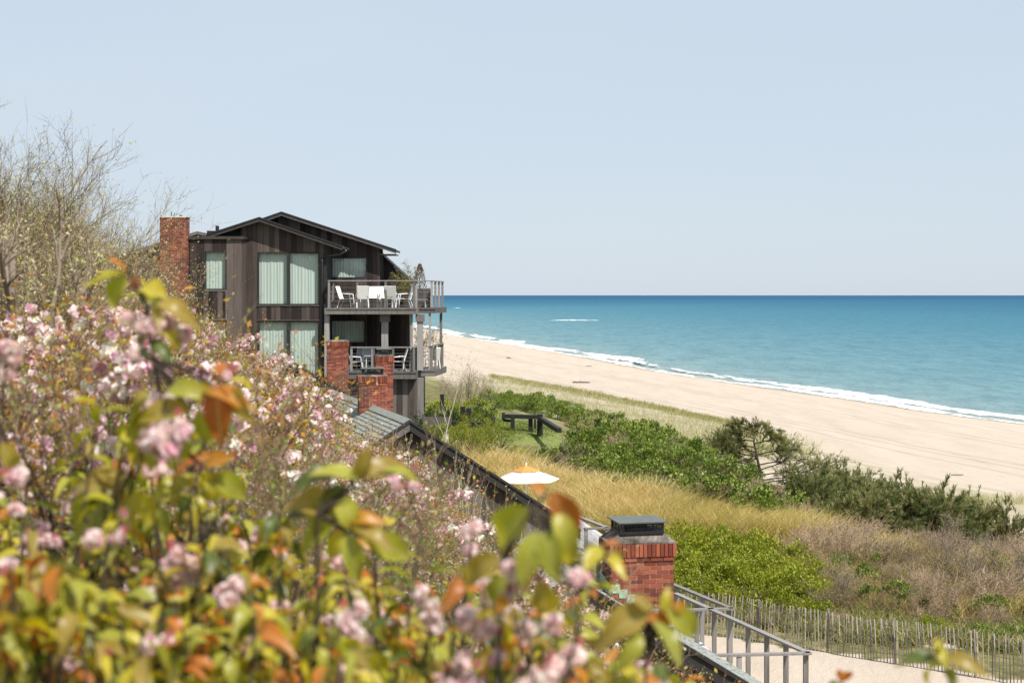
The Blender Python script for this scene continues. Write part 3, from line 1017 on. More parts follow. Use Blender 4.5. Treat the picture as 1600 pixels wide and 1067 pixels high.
def railing(pts, zt, h, posts, cap=True, ncable=6, name='railing'):
    """pts: list of (x, y) corners; posts: number of bays per segment"""
    c = MB()
    for (ax, ay), (bx_, by) in zip(pts[:-1], pts[1:]):
        d = Vector((bx_ - ax, by - ay, 0)).normalized() * .05
        c.bar((ax - d.x, ay - d.y, zt + h - .02), (bx_ + d.x, by + d.y, zt + h - .02), .14, .05)
    o = c.build(name, M['grey_wood'], house)
    for i, ((ax, ay), (bx_, by)) in enumerate(zip(pts[:-1], pts[1:])):
        n = posts[i]
        for k in range(n + 1):
            if i and k == 0: continue
            u = k / n
            x, y = ax + (bx_ - ax) * u, ay + (by - ay) * u
            box('post', o, (x - .05, x + .05), (y - .05, y + .05), (zt, zt + h - .048), M['grey_wood'])
    for k in range(ncable):
        zz = zt + .12 + (h - .25) * k / (ncable - 1)
        w = MB()
        w.tube([(p_[0], p_[1], zz) for p_ in pts], .007, 4)
        w.build('cable', M['cable'], o)
    return o

yN, yR, yB = 65.4 - HY, 66.9 - HY, 70.4 - HY
zU, zUb, uxl, uxm, uxr, uxr2 = deck(481.5, 491, 'upper', 507)
hU = L(0, 438, 65.4)[1] - zU
railing([(L(514, 0, 65.45)[0], .9), (L(514, 0, 65.45)[0], yN + .08)], zU, hU, [1])
railing([(L(514, 0, 65.45)[0], yN + .08), (uxm - .1, yN + .08)], zU, hU, [3])
railing([(uxm - .1, yN + .1), (uxm - .1, yR + .08), (uxr - .02, yR + .08), (uxr2 - .02, yB)], zU, hU, [1, 1, 3])
zL, zLb, lxl, lxm, lxr, lxr2 = deck(581, 592, 'lower', 541)
hL = L(0, 542, 65.4)[1] - zL
railing([(L(549, 0, 65.45)[0], yN + .08), (uxm - .1, yN + .08)], zL, hL, [3])
railing([(uxm - .1, yN + .1), (uxm - .1, yR + .08), (uxr - .02, yR + .08), (uxr2 - .02, yB)], zL, hL, [1, 1, 3])
# posts carrying the decks
def post(px, Y, w, z0, z1, cap=False):
    m = MB(); x = L(px, 0, Y)[0]; y = Y - HY
    m.box((x - w / 2, x + w / 2), (y - w / 2, y + w / 2), (z0, z1))
    if cap: m.box((x - w * .72, x + w * .72), (y - w * .72, y + w * .72), (z1 - .36, z1 - .01))
    m.build('deck_post', M['grey_wood'], house)
post(601.5, 66.0, .30, zL, zUb, True)
post(656.5, 66.6, .28, zL + .012, zUb, True)
post(643, 65.7, .12, zL, zUb)
post(671.5, 67.0, .11, zL, zUb + .04)
post(689, 70.2, .13, zL, zUb + .06)
post(656, 66.3, .34, -1.5, zLb)
post(511, 65.7, .22, 0, zUb, False)
# boarded ground-floor wall below the lower deck
boarded(house, L(540, 0, 66.5)[0], L(654, 0, 66.5)[0], lambda x: zLb, lambda x: -1.5, -.2, .035, M['boards_unit'], .27, seed=23)
gm = MB(); gm.box((L(508, 0, 66.5)[0], L(653, 0, 66.5)[0]), (-.18, 6), (-1.5, zLb - .02)); gm.build('ground_floor_core', M['interior'], house)

# ------------------------------------------------------------------ deck furniture
def make_chair(label, sling='white_sling', loc=(0, 0, 0), rz=0, group=None):
    t = thing('deck_chair', label, 'chair', loc, rz, group)
    s = MB(); s.poly([(-.25, -.26, .43), (.25, -.26, .43), (.25, .24, .40), (-.25, .24, .40)], (0, 0, .025)); s.build('seat', M[sling], t)
    b = MB(); b.poly([(-.25, .25, .42), (.25, .25, .42), (.25, .42, .98), (-.25, .42, .98)], (0, .022, 0)); b.build('backrest', M[sling], t)
    for sx in (-1, 1):
        f = MB(); f.tube([(sx * .27, -.33, 0), (sx * .27, -.27, .44), (sx * .27, -.24, .64)], .019, 6); f.build('leg', M['white_frame'], t)
        f = MB(); f.tube([(sx * .27, .36, 0), (sx * .27, .22, .40), (sx * .27, .43, 1.0)], .019, 6); f.build('leg', M['white_frame'], t)
        f = MB(); f.tube([(sx * .27, -.25, .64), (sx * .275, .0, .66), (sx * .27, .32, .66)], .022, 6); f.build('armrest', M['white_frame'], t)
    f = MB(); f.tube([(-.27, .43, 1.0), (.27, .43, 1.0)], .018, 6); f.tube([(-.27, -.3, .2), (.27, -.3, .2)], .014, 5); f.build('cross_bar', M['white_frame'], t)
    return t

def world(px, Y, zt): 
    return (P(px, 0, Y).x, Y, HG + zt)
U = zU; Lw = zL
chairs_u = [(541, 66.2, 78, 'white deck chair at the left end of the upper deck table'),
            (566, 65.75, 190, 'white deck chair seen from behind at the near side of the upper deck table'),
            (583, 67.3, -8, 'white deck chair on the far side of the upper deck table, nearer the house windows'),
            (604, 67.4, 8, 'white deck chair on the far side of the upper deck table, nearer the sea'),
            (612, 65.8, 172, 'white deck chair facing away beside the middle post of the upper deck railing'),
            (632, 66.5, -75, 'white deck chair at the seaward end of the upper deck table')]
for px_, Y_, a_, lb in chairs_u:
    make_chair(lb, 'white_sling', world(px_, Y_, U), R(a_), 'white chairs round the upper deck table')
def table(label, px, Y, z, w, d, h=.73, mat='white_frame'):
    t = thing('deck_table', label, 'table', world(px, Y, z))
    m = MB(); m.box((-w / 2, w / 2), (-d / 2, d / 2), (h - .035, h)); m.build('tabletop', M[mat], t)
    for sx in (-1, 1):
        for sy in (-1, 1):
            m = MB(); m.tube([(sx * (w / 2 - .08), sy * (d / 2 - .08), 0), (sx * (w / 2 - .1), sy * (d / 2 - .1), h - .035)], .022, 6); m.build('leg', M['white_frame'], t)
table('white rectangular table in the middle of the upper deck', 590, 66.5, U, 1.7, .95)
table('low white side table beside the planter on the upper deck', 655, 67.6, U, .75, .5, .42)
for px_, Y_, a_, lb in [(556, 66.0, 100, 'pale grey deck chair on the lower deck beside the brick chimney'),
                        (577, 67.0, 10, 'pale grey deck chair at the far side of the lower deck table'),
                        (562, 67.2, -15, 'pale grey deck chair half hidden behind the lower deck table'),
                        (622, 66.5, -80, 'white deck chair behind the lower railing near the big post'),
                        (676, 68.5, 200, 'white deck chair at the seaward corner of the lower deck')]:
    make_chair(lb, 'grey_sling' if px_ < 600 else 'white_sling', world(px_, Y_, Lw), R(a_), 'chairs on the lower deck')
table('grey table on the lower deck behind the brick chimney', 592, 66.6, Lw, 1.3, .9, .72, 'grey_sling')
table('small dark table beside the seaward end of the lower deck railing', 636, 66.9, Lw, .5, .5, .5, 'metal_dark')

# planter box with its board sides
pl = thing('planter_box', 'grey boarded planter box at the seaward corner of the upper deck', 'planter', world(659, 68.9, U))
w_, h_ = .42, .92
for i in range(5):
    xa = -w_ + i * 2 * w_ / 5
    box('board', pl, (xa + .004, xa + 2 * w_ / 5 - .004), (-w_ - .02, -w_), (0, h_), M['planter'])
    box('board', pl, (xa + .004, xa + 2 * w_ / 5 - .004), (w_, w_ + .02), (0, h_), M['planter'])
for s_ in (-1, 1):
    box('side_panel', pl, (s_ * w_ - .018, s_ * w_ + .018), (-w_ + .003, w_ - .003), (0, h_ - .003), M['planter'])
box('soil', pl, (-w_ + .025, w_ - .025), (-w_ + .01, w_ - .01), (.05, h_ - .07), M['black_timber'])

# ------------------------------------------------------------------ chimneys in place
c = P(275.5, 461, 65.3)
ch = chimney('tall weathered brick chimney at the left end of the house', c.x, 65.0, 9, P(0, 340, 64.6).z, 1.19, .8, cap=None, crown=.05, soldier=False)
cm = MB(); hh = P(0, 340, 64.6).z - 9
cm.box((-.62, .62), (-.43, .43), (hh - .005, hh + .055)); cm.build('cap_slab', M['flash'], ch)
cm = MB(); cm.tube([(-.15, 0, hh + .05), (-.15, 0, hh + .28)], .025, 6); cm.tube([(.28, 0, hh + .05), (.28, 0, hh + .14)], .07, 8)
cm.tube([(-.1, .1, hh + .05), (-.02, .1, hh + .24)], .02, 6); cm.build('flue_pipe', M['metal_lid'], ch)

c = P(526, 461, 60)
chimney('plain square brick chimney left of the lower deck, with a pale crown', c.x, 60.3, 8.5, P(0, 534, 59.8).z, .86, .62, 0, cap=None, crown=.06, soldier=True)
c = P(598, 461, 50)
chimney('slim orange brick chimney with dark metal cap in front of the lower deck', c.x, 50.4, 8.5, P(0, 557, 50).z, .62, .6, R(10), cap='metal', crown=.08)
c = P(580, 461, 42.5)
chimney('broad brick chimney with soldier course and round cap standing before the slim one', c.x, 42.9, 9.0, P(0, 588, 42.6).z, .86, .66, R(10), cap='metal', crown=.06)
# ------------------------------------------------------------------ row of condominium roofs
def shingle_slope(parent, name, xa, za, xb, zb, y0, y1, seed, mat='shingle'):
    """courses of shingles laid from the ridge (xa, za) to the eave (xb, zb), between y0 and y1"""
    rng = random.Random(seed)
    Ls = math.hypot(xb - xa, zb - za); dx, dz = (xb - xa) / Ls, (zb - za) / Ls
    nx, nz = -dz * (1 if dx > 0 else -1), abs(dx)
    if nx * dx > 0 and dx < 0: nx = -abs(dz)
    nx = abs(dz) * (1 if dx > 0 else -1)
    e = .145
    b = MB()
    n = int(Ls / e) + 1
    for k in range(n):
        s0 = k * e - .02; s1 = min((k + 1) * e + .012, Ls + .02)
        y = y0 - rng.random() * .2
        while y < y1:
            w = rng.uniform(.12, .24); a_, b_ = max(y, y0), min(y + w - .006, y1)
            y += w
            if b_ - a_ < .03: continue
            s1j = s1 + rng.uniform(-.008, .012); lift = .028 + rng.uniform(0, .008)
            p0 = (xa + dx * s0 + nx * .006, za + dz * s0 + nz * .006)
            p1 = (xa + dx * s1j + nx * lift, za + dz * s1j + nz * lift)
            q1 = (xa + dx * s1j + nx * .004, za + dz * s1j + nz * .004)
            v = [(p0[0], a_, p0[1]), (p0[0], b_, p0[1]), (p1[0], b_, p1[1]), (p1[0], a_, p1[1]), (q1[0], b_, q1[1]), (q1[0], a_, q1[1])]
            b.add(v, [(0, 1, 2, 3), (3, 2, 4, 5)])
    return b.build(name, M[mat], parent, kind='stuff')

def unit(label, ax, ay, az, rot, length, xl, xr, pl_, pr, gz0, seed, left_sh=True, right_sh=True):
    t = thing('roofed_unit', label, 'house', (ax, ay, gz0), R(rot))
    h = az - gz0
    top = lambda x: h + (x * pl_ if x < 0 else -x * pr) - .06
    boarded(t, -xl, xr, top, lambda x: 0, .0, .03, M['boards_unit'], .24, seed=seed)
    c = MB()
    c.poly([(-xl + .03, .01, 0), (xr - .03, .01, 0), (xr - .03, .01, top(xr) - .05), (0, .01, h - .12), (-xl + .03, .01, top(-xl) - .05)], (0, length - .1, 0))
    c.build('wall_core', M['boards_unit'], t)
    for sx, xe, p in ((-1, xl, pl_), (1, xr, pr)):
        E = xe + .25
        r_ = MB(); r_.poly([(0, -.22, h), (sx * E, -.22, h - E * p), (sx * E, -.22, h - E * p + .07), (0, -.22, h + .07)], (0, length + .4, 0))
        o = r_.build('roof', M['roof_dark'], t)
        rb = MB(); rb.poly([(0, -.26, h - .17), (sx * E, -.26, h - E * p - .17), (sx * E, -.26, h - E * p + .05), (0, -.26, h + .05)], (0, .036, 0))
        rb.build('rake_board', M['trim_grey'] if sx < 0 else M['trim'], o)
        rb = MB(); rb.poly([(0, -.30, h + .055), (sx * E, -.30, h - E * p + .055), (sx * E, -.30, h - E * p + .125), (0, -.30, h + .125)], (0, .11, 0))
        rb.build('roof_edge', M['trim'], o)
        if (sx < 0 and left_sh) or (sx > 0 and right_sh):
            n_ = math.hypot(1, p)
            shingle_slope(o, 'shingles', 0, h + .072, sx * E, h + .072 - E * p, -.19, length + .1, seed + (1 if sx > 0 else 0))
    cp = MB(); cp.poly([(-.16, -.2, h + .09 - .16 * pl_), (0, -.2, h + .115), (.16, -.2, h + .09 - .16 * pr), (.16, -.2, h + .13 - .16 * pr), (0, -.2, h + .155), (-.16, -.2, h + .13 - .16 * pl_)], (0, length + .3, 0))
    cp.build('ridge_cap', M['shingle'], t)
    return t

u2p = P(637, 656, 38)
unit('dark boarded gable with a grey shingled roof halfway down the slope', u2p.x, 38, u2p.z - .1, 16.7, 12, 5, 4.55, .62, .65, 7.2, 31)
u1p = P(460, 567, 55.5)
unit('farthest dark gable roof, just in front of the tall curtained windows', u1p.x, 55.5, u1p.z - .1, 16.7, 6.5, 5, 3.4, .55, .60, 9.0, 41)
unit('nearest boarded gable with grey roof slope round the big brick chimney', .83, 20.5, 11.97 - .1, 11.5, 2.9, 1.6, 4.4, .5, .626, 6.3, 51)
c3 = chimney('big red brick chimney in the foreground with soldier course and mesh cap', 1.93, 21.92, 8.3, 12.22, .99, .60, R(11.5), zvis=10.95, cap='metal', crown=.15)

# stepped flashing where the chimneys meet the roofs
def flashing(parent, x0, y, w, zt, slope, mat, n, s=1):
    m = MB()
    for i in range(n):
        xa = x0 + s * w * i / n; xb = x0 + s * w * (i + 1) / n
        z = zt - slope * w * i / n
        m.box((min(xa, xb), max(xa, xb) + .012), (y - .012 - .001 * (i % 2), y - .004 - .001 * (i % 2)), (z - .13, z))
    return m.build('step_flashing', mat, parent)
flashing(c3, -.50, -.30, .98, 11.62 - 8.3, .64, M['copper'], 8)
m_ = MB()
m_.poly([(-.504, -.305, 11.46 - 8.3), (-.504, .305, 11.46 - 8.3), (-.504, .305, 11.72 - 8.3), (-.504, -.305, 11.60 - 8.3)], (-.01, 0, 0))
m_.build('side_flashing', M['copper'], c3)

# pale plank terrace behind the middle unit, with umbrella
def terrace(label, quad, z, boards_dir, n):
    t = thing('plank_terrace', label, 'deck', (quad[0][0], quad[0][1], z))
    q = [Vector((a_ - quad[0][0], b_ - quad[0][1], 0)) for a_, b_ in quad]
    me = None
    for i in range(n):
        u0, u1 = i / n + .03 / n, (i + 1) / n - .03 / n
        a_, b_ = q[0].lerp(q[1], u0), q[0].lerp(q[1], u1)
        d_, c_ = q[3].lerp(q[2], u0), q[3].lerp(q[2], u1)
        m = MB(); m.poly([a_, b_, c_, d_], (0, 0, .035)); m.build('plank', M['plank_wood'], t)
    m = MB(); m.poly([v - Vector((0, 0, .16)) for v in q], (0, 0, .13)); m.build('frame_boards', M['grey_wood'], t)
    m = MB(); zg = 1.7
    for v in (q[0].lerp(q[2], .1), q[1].lerp(q[3], .1), q[2].lerp(q[0], .1), q[3].lerp(q[1], .1)):
        m.box((v.x - .07, v.x + .07), (v.y - .07, v.y + .07), (-zg, -.16))
    m.build('support_post', M['grey_wood'], t)
    return t
terrace('pale plank terrace behind the middle gable, beneath the umbrella', [(-1.6, 41.5), (3.5, 43.6), (1.0, 57.0), (-4.2, 55.5)], 8.15, 0, 30)
terrace('small grey deck at the foot of the nearest unit, beside the sand', [(3.2, 32.0), (5.75, 32.4), (4.9, 39.2), (2.6, 38.9)], 6.72, 0, 18)

def timber_rail(label, pts, zr, zfoot, posts, group=None):
    """pts: world (x, y); posts: world (x, y, zfoot)"""
    x0, y0 = pts[0]
    t = thing('deck_railing', label, 'railing', (x0, y0, zfoot), 0, group)
    for (ax, ay), (bx_, by) in zip(pts[:-1], pts[1:]):
        d = Vector((bx_ - ax, by - ay, 0)).normalized() * .05
        m = MB(); m.bar((ax - x0 - d.x, ay - y0 - d.y, zr - zfoot - .025), (bx_ - x0 + d.x, by - y0 + d.y, zr - zfoot - .025), .15, .05); m.build('top_rail', M['grey_wood'], t)
    for px_, py_, zf in posts:
        box('post', t, (px_ - x0 - .055, px_ - x0 + .055), (py_ - y0 - .055, py_ - y0 + .055), (zf - zfoot, zr - zfoot - .052), M['grey_wood'])
    return t

def on_line(a, b, px):
    k = (px - 800) / F
    # a + u (b - a): x = k y
    u = (k * a[1] - a[0]) / ((b[0] - a[0]) - k * (b[1] - a[1]))
    return (a[0] + u * (b[0] - a[0]), a[1] + u * (b[1] - a[1]))
Ba, Bb, Bc = (4.50, 38.95), (6.77, 32.5), (4.57, 32.3)
timber_rail('grey timber railing standing on the sand, nearer of the two by the fence', [Ba, Bb, Bc], 7.85, 6.3,
            [(*on_line(Ba, Bb, p_), 6.7 if p_ < 1150 else 6.2) for p_ in (1089, 1116, 1141, 1169, 1198, 1228, 1259)] + [(*on_line(Bb, Bc, 1155), 6.72)])
Aa, Ab, Ac = (4.56, 40.2), (5.73, 37.1), (4.46, 36.96)
timber_rail('short grey timber railing between the big chimney and the sand fence', [Aa, Ab, Ac], 7.85, 6.3,
            [(*on_line(Aa, Ab, p_), 6.3) for p_ in (1058, 1097, 1139)])
Ca, Cb, Cc = (1.95, 44.9), (2.84, 42.4), (2.2, 42.25)
timber_rail('grey railing at the near corner of the plank terrace', [Ca, Cb, Cc], 9.09, 8.15, [(*Ca, 8.19), (*Cb, 8.19), (*Cc, 8.19)])
st = thing('step_box', 'low grey timber step at the near end of the small deck', 'step', (5.15, 30.9, 6.3))
box('tread', st, (-.45, .45), (-.45, .45), (.32, .37), M['plank_wood'])
box('riser', st, (-.43, .43), (-.43, .43), (-.2, .318), M['grey_wood'])

# umbrella
up_ = P(822, 461, 43.6)
um = thing('patio_umbrella', 'white patio umbrella with orange centre on the plank terrace', 'umbrella', (up_.x, 43.6, 8.19))
zt_, zr_ = P(0, 727, 43.6).z - 8.19, P(0, 749, 43.6).z - 8.19
Ru = 1.06; n_ = 6
def cone_panel(r0, r1, z0, z1, k, sag=.008, a0=0.2):
    v = []; f = []
    m = 5
    for i in range(3):
        u = i / 2
        for j in range(m):
            w = j / (m - 1)
            A0, A1 = 2 * math.pi * k / n_ + a0, 2 * math.pi * (k + 1) / n_ + a0
            p0 = Vector((math.cos(A0), math.sin(A0), 0)); p1 = Vector((math.cos(A1), math.sin(A1), 0))
            r = r0 + (r1 - r0) * u
            p = p0.lerp(p1, w) * r
            z = z0 + (z1 - z0) * u - sag * math.sin(math.pi * w) * u + .03 * math.sin(math.pi * u) * 0
            v.append((p.x, p.y, z))
    for i in range(2):
        for j in range(m - 1):
            a_ = i * m + j; f.append((a_, a_ + m, a_ + m + 1, a_ + 1))
    return v, f
M['canopy_white'] = m_leaf('white_canopy_cloth', [(.74, .73, .70), (.78, .77, .74)], .35, .8, .1, 1.0)
M['canopy_orange'] = m_leaf('orange_canopy_cloth', [(.72, .30, .08), (.76, .33, .10)], .3, .8, .1, 1.0)
for k in range(n_):
    v, f = cone_panel(.36, Ru, zt_ - .17, zr_, k); link('canopy_panel', pymesh('canopy_panel', v, f, M['canopy_white']), um)
    v, f = cone_panel(.0, .42, zt_, zt_ - .15, k, .003); link('top_panel', pymesh('top_panel', v, f, M['canopy_orange']), um)
    A0 = 2 * math.pi * k / n_ + .2
    m = MB(); m.tube([(0, 0, zt_ - .06), (Ru * .97 * math.cos(A0), Ru * .97 * math.sin(A0), zr_ - .012)], .008, 4); m.build('rib', M['white_frame'], um)
m = MB(); m.tube([(0, 0, 0), (0, 0, zt_ + .09)], .024, 8); m.build('pole', M['white_frame'], um)
m = MB(); m.tube([(0, 0, 0), (0, 0, .05)], .26, 14); m.tube([(0, 0, .05), (0, 0, .3)], .04, 8); m.build('base', M['metal_dark'], um)

# ------------------------------------------------------------------ sand fence with its slats
M['slat'] = m_wood('silvered_fence_slats', (.16, .14, .115), (.30, .26, .225), (.44, .395, .35), 12)
fence = thing('sand_fence', 'grey wired slat fence along the edge of the sand below the scrub', 'fence', (9, 38, 6.5))
fp = []
for px_, py_ in ((1030, 975), (1060, 979), (1150, 989), (1225, 1001), (1300, 1013), (1400, 1034), (1480, 1049), (1560, 1062), (1680, 1088)):
    Y_ = 9.45 * F / (py_ - HOR); fp.append(((px_ - 800) / F * Y_, Y_))
fp = np.array(fp)
cum = np.concatenate([[0], np.cumsum(np.hypot(*np.diff(fp, axis=0).T))])
tot = cum[-1]
rng = random.Random(5)
s_ = 0; k = 0; wl1, wl2, wl3 = [], [], []
slat_me = pymesh('slat', [(x, y, z) for x in (-.014, .014) for y in (-.005, .005) for z in (0, 1)], CF, M['slat'])
post_me = pymesh('post', [(x, y, z) for x in (-.026, .026) for y in (-.026, .026) for z in (0, 1)], CF, M['slat'])
while s_ < tot:
    x = float(np.interp(s_, cum, fp[:, 0])); y = float(np.interp(s_, cum, fp[:, 1]))
    g0 = gz(x, y)
    hgt = 1.18 + rng.uniform(-.04, .04) + .05 * math.sin(s_ * .9)
    ln = .06 * math.sin(s_ * .6)
    rot = (rng.uniform(-.05, .05), rng.uniform(-.045, .045) + ln, rng.uniform(-.3, .3))
    if k % 22 == 9:
        link('post', post_me, fence, (x - 9, y + .05 - 38, g0 - 6.5 - .25), (0, rot[1] * .5, 0), (1, 1, 1.42))
    link('slat', slat_me, fence, (x - 9, y - 38, g0 - 6.5 - .04), rot, (rng.uniform(.8, 1.15), 1, hgt))
    if k % 3 == 0:
        for w_, hh in ((wl1, .25), (wl2, .62), (wl3, .98)): w_.append((x - 9, y - 38 - .012, g0 - 6.5 + hh + rng.uniform(-.01, .01)))
    s_ += rng.uniform(.08, .112); k += 1
for w_ in (wl1, wl2, wl3):
    m = MB(); m.tube(w_, .006, 3, caps=False); m.build('wire', M['wire'], fence)

# ------------------------------------------------------------------ black timber work beside the lawn
def timber_thing(name, label, cat, bars, mat='black_timber', group=None):
    """bars: (part name, (px, py, Y), (px, py, Y), width)"""
    a_ = P(*bars[0][1])
    o = (a_.x, a_.y, gz(a_.x, a_.y))
    t = thing(name, label, cat, o, 0, group)
    for nm, p, q, w in bars:
        p, q = P(*p) - Vector(o), P(*q) - Vector(o)
        m = MB(); m.bar(p, q, w); m.build(nm, M[mat], t)
    return t
timber_thing('stair_gate', 'black timber frame at the head of the beach stairs beside the lawn', 'gate frame', [
    ('post', (801, 676, 67), (801, 649, 67), .20), ('post', (829, 678, 67.4), (829, 649, 67.4), .20), ('post', (843.5, 680, 66.2), (843.5, 647, 66.2), .26),
    ('beam', (785, 650, 67.2), (848, 651.5, 67.2), .19), ('post', (786.5, 656, 67.6), (786.5, 644.5, 67.6), .16), ('beam', (786, 656, 67.4), (801, 657.5, 67.4), .12),
    ('handrail', (846, 655, 66), (874, 672.5, 62), .20), ('post', (836, 674, 68.5), (836, 655, 68.5), .10)])
timber_thing('bollard', 'left of two black timber bollards beside the lawn', 'bollard', [('post', (723, 668, 66), (723, 635, 66), .22)])
timber_thing('bollard', 'right of two black timber bollards beside the lawn', 'bollard', [('post', (732.5, 668, 65.6), (732.5, 637.5, 65.6), .21)])
timber_thing('bollard', 'short black bollard left of the stair frame', 'bollard', [('post', (770.5, 665, 65.5), (770.5, 652, 65.5), .18)])
timber_thing('bollard', 'black post among dark shrubs right of the lower deck', 'bollard', [('post', (690.5, 640, 68), (690.5, 616, 68), .2)])
timber_thing('timber_edging', 'low black timber edging between lawn and clipped shrubs', 'edging', [('beam', (728, 663, 64), (760, 664, 64), .22), ('beam', (700, 661, 65), (729, 663, 64.3), .2)])
timber_thing('low_wall', 'low grey boarded wall in front of the dark shrubs', 'wall', [('cap', (660, 654, 62.5), (706, 654, 62.5), .14), ('boards', (661, 660.5, 62.5), (705, 660.5, 62.5), .30)], 'planter')
timber_thing('marker_post', 'short white post standing behind the shingled gable', 'post', [('post', (698, 706, 60), (698, 678, 60), .16)], 'white_paint')
timber_thing('beach_sign_post', 'thin brown post with a small frame at the foot of the dune', 'post', [('post', (1098, 700, 110), (1098, 678, 110), .14), ('arm', (1098, 679, 110), (1108, 680, 110), .12), ('post', (1108, 688, 110), (1108, 678, 110), .10)], 'grey_wood')
timber_thing('thin_stake', 'thin stake rising out of the low pines', 'stake', [('pole', (1352, 770, 61), (1352, 738, 61), .05)], 'grey_wood')

# driftwood and small debris on the beach
def drift(px, py, ln, rad, label, rot):
    h_ = hit(px, py)
    if h_ is None: return
    m = MB(); n = 7
    pts = [(ln * (i / (n - 1) - .5), .12 * ln * math.sin(i * 1.1) * .4, rad * .8 + .15 * rad * math.sin(i * 2)) for i in range(n)]
    m.tube(pts, [rad * (1 - .5 * abs(i / (n - 1) - .3)) for i in range(n)], 7)
    m.tube([pts[2], (pts[2][0] + .2 * ln, pts[2][1] + .15 * ln, rad * 3)], [rad * .5, rad * .2], 5)
    o = m.build('driftwood', M['trim_grey'], None, True, loc=h_, rot=(0, 0, rot))
    setp(o, label=label, cat='driftwood')
drift(908, 598, 2.6, .13, 'long grey driftwood log on the beach above the grass edge', .1)
drift(795, 560, 1.0, .14, 'small dark driftwood lump on the far beach', .4)
drift(920, 572, 1.3, .08, 'thin driftwood branch lying halfway to the surf', .2)
drift(1496, 742, 1.0, .05, 'small stick on the sand near the right edge of the picture', .3)
# ------------------------------------------------------------------ plant materials
M['bark_dark'] = m_plain('dark_bark', (.055, .042, .032), .9, .1, var=.5, nscale=12)
M['bark_tan'] = m_plain('tan_twigs', (.17, .115, .075), .9, .1, var=.4, nscale=3, world=True)
M['bark_grey'] = m_plain('grey_brown_twigs', (.235, .185, .145), .9, .1, var=.35, nscale=2, world=True)
M['bark_pale'] = m_plain('pale_bark', (.42, .37, .28), .9, .1, var=.3, nscale=4)
M['bud'] = m_leaf('pale_opening_buds', [(.42, .38, .17), (.60, .52, .32), (.32, .36, .10), (.70, .62, .44), (.52, .40, .25), (.36, .38, .12)], .35, .7, .15)
M['cherry_leaf'] = m_leaf('bronze_young_leaves', [(.44, .33, .03), (.28, .28, .02), (.46, .17, .025), (.38, .22, .04), (.48, .11, .02), (.24, .25, .02), (.48, .34, .04), (.50, .24, .03), (.24, .11, .025)], .4, .5, .3)
M['fresh_leaf'] = m_leaf('fresh_green_leaves', [(.14, .22, .025), (.22, .29, .04), (.28, .33, .06), (.17, .24, .04)], .4, .5, .3)
M['blossom'] = m_leaf('pink_blossom', [(.84, .60, .63), (.88, .74, .74), (.64, .30, .42), (.90, .82, .81), (.50, .22, .34), (.86, .66, .68), (.90, .84, .82), (.90, .86, .84)], .35, .6, .15, 1.0)
M['bush_leaf'] = m_leaf('dark_green_leaves', [(.07, .10, .018), (.13, .185, .028), (.21, .27, .04), (.10, .14, .026), (.28, .34, .06)], .3, .45, .35)
M['lime_leaf'] = m_leaf('bright_green_leaves', [(.16, .20, .015), (.26, .29, .022), (.34, .36, .035), (.19, .22, .018), (.32, .32, .05)], .35, .5, .3)
M['yew_leaf'] = m_leaf('olive_yew_foliage', [(.11, .13, .015), (.20, .22, .02), (.30, .30, .03), (.14, .17, .02)], .25, .55, .25)
M['shade_leaf'] = m_leaf('deep_green_leaves', [(.02, .04, .012), (.035, .065, .015), (.05, .09, .02)], .25, .5, .3)
M['needle'] = m_leaf('pine_needles', [(.10, .125, .04), (.16, .19, .06), (.23, .245, .085), (.40, .34, .17), (.15, .18, .06)], .25, .55, .25)
M['reed'] = m_leaf('yellow_reeds', [(.58, .41, .17), (.70, .53, .26), (.54, .40, .14), (.38, .34, .10), (.78, .60, .36)], .35, .7, .15)
M['dune_grass'] = m_leaf('pale_dune_grass', [(.44, .39, .24), (.35, .34, .18), (.52, .46, .31), (.30, .31, .15)], .35, .7, .15)
M['brush'] = m_plain('purple_brown_brush', (.35, .255, .18), .95, .1, var=.35, nscale=.8, world=True)
M['rust_cone'] = m_leaf('russet_conifer', [(.17, .085, .035), (.24, .12, .045), (.12, .08, .03)], .25, .6, .2)
M['grass'] = m_leaf('lawn_grass', [(.12, .16, .035), (.19, .22, .06), (.28, .27, .11)], .3, .6, .2)
M['cover'] = m_leaf('mixed_ground_cover', [(.15, .19, .04), (.24, .25, .07), (.11, .15, .035), (.34, .28, .12), (.20, .24, .05), (.40, .32, .18)], .35, .6, .2)

RNG = np.random.default_rng(7)

def rvec(n, rng):
    v = rng.normal(size=(n, 3)); return v / np.linalg.norm(v, axis=1)[:, None]

def leaf_quads(P0, axis, size, rng, wid=.5, rnd=None, fold=.12):
    """one folded rhombus per row: base P0, direction axis, length size"""
    n = len(P0)
    r = rvec(n, rng)
    side = np.cross(axis, r); side /= np.linalg.norm(side, axis=1)[:, None] + 1e-9
    nrm = np.cross(side, axis)
    s = size[:, None]
    v = np.stack([P0, P0 + axis * s * .5 + side * s * wid * .5, P0 + axis * s - nrm * s * fold, P0 + axis * s * .5 - side * s * wid * .5], 1)
    f = np.arange(n * 4).reshape(n, 4)
    rr = np.repeat(rng.random(n) if rnd is None else rnd, 4)
    return v.reshape(-1, 3), f, rr

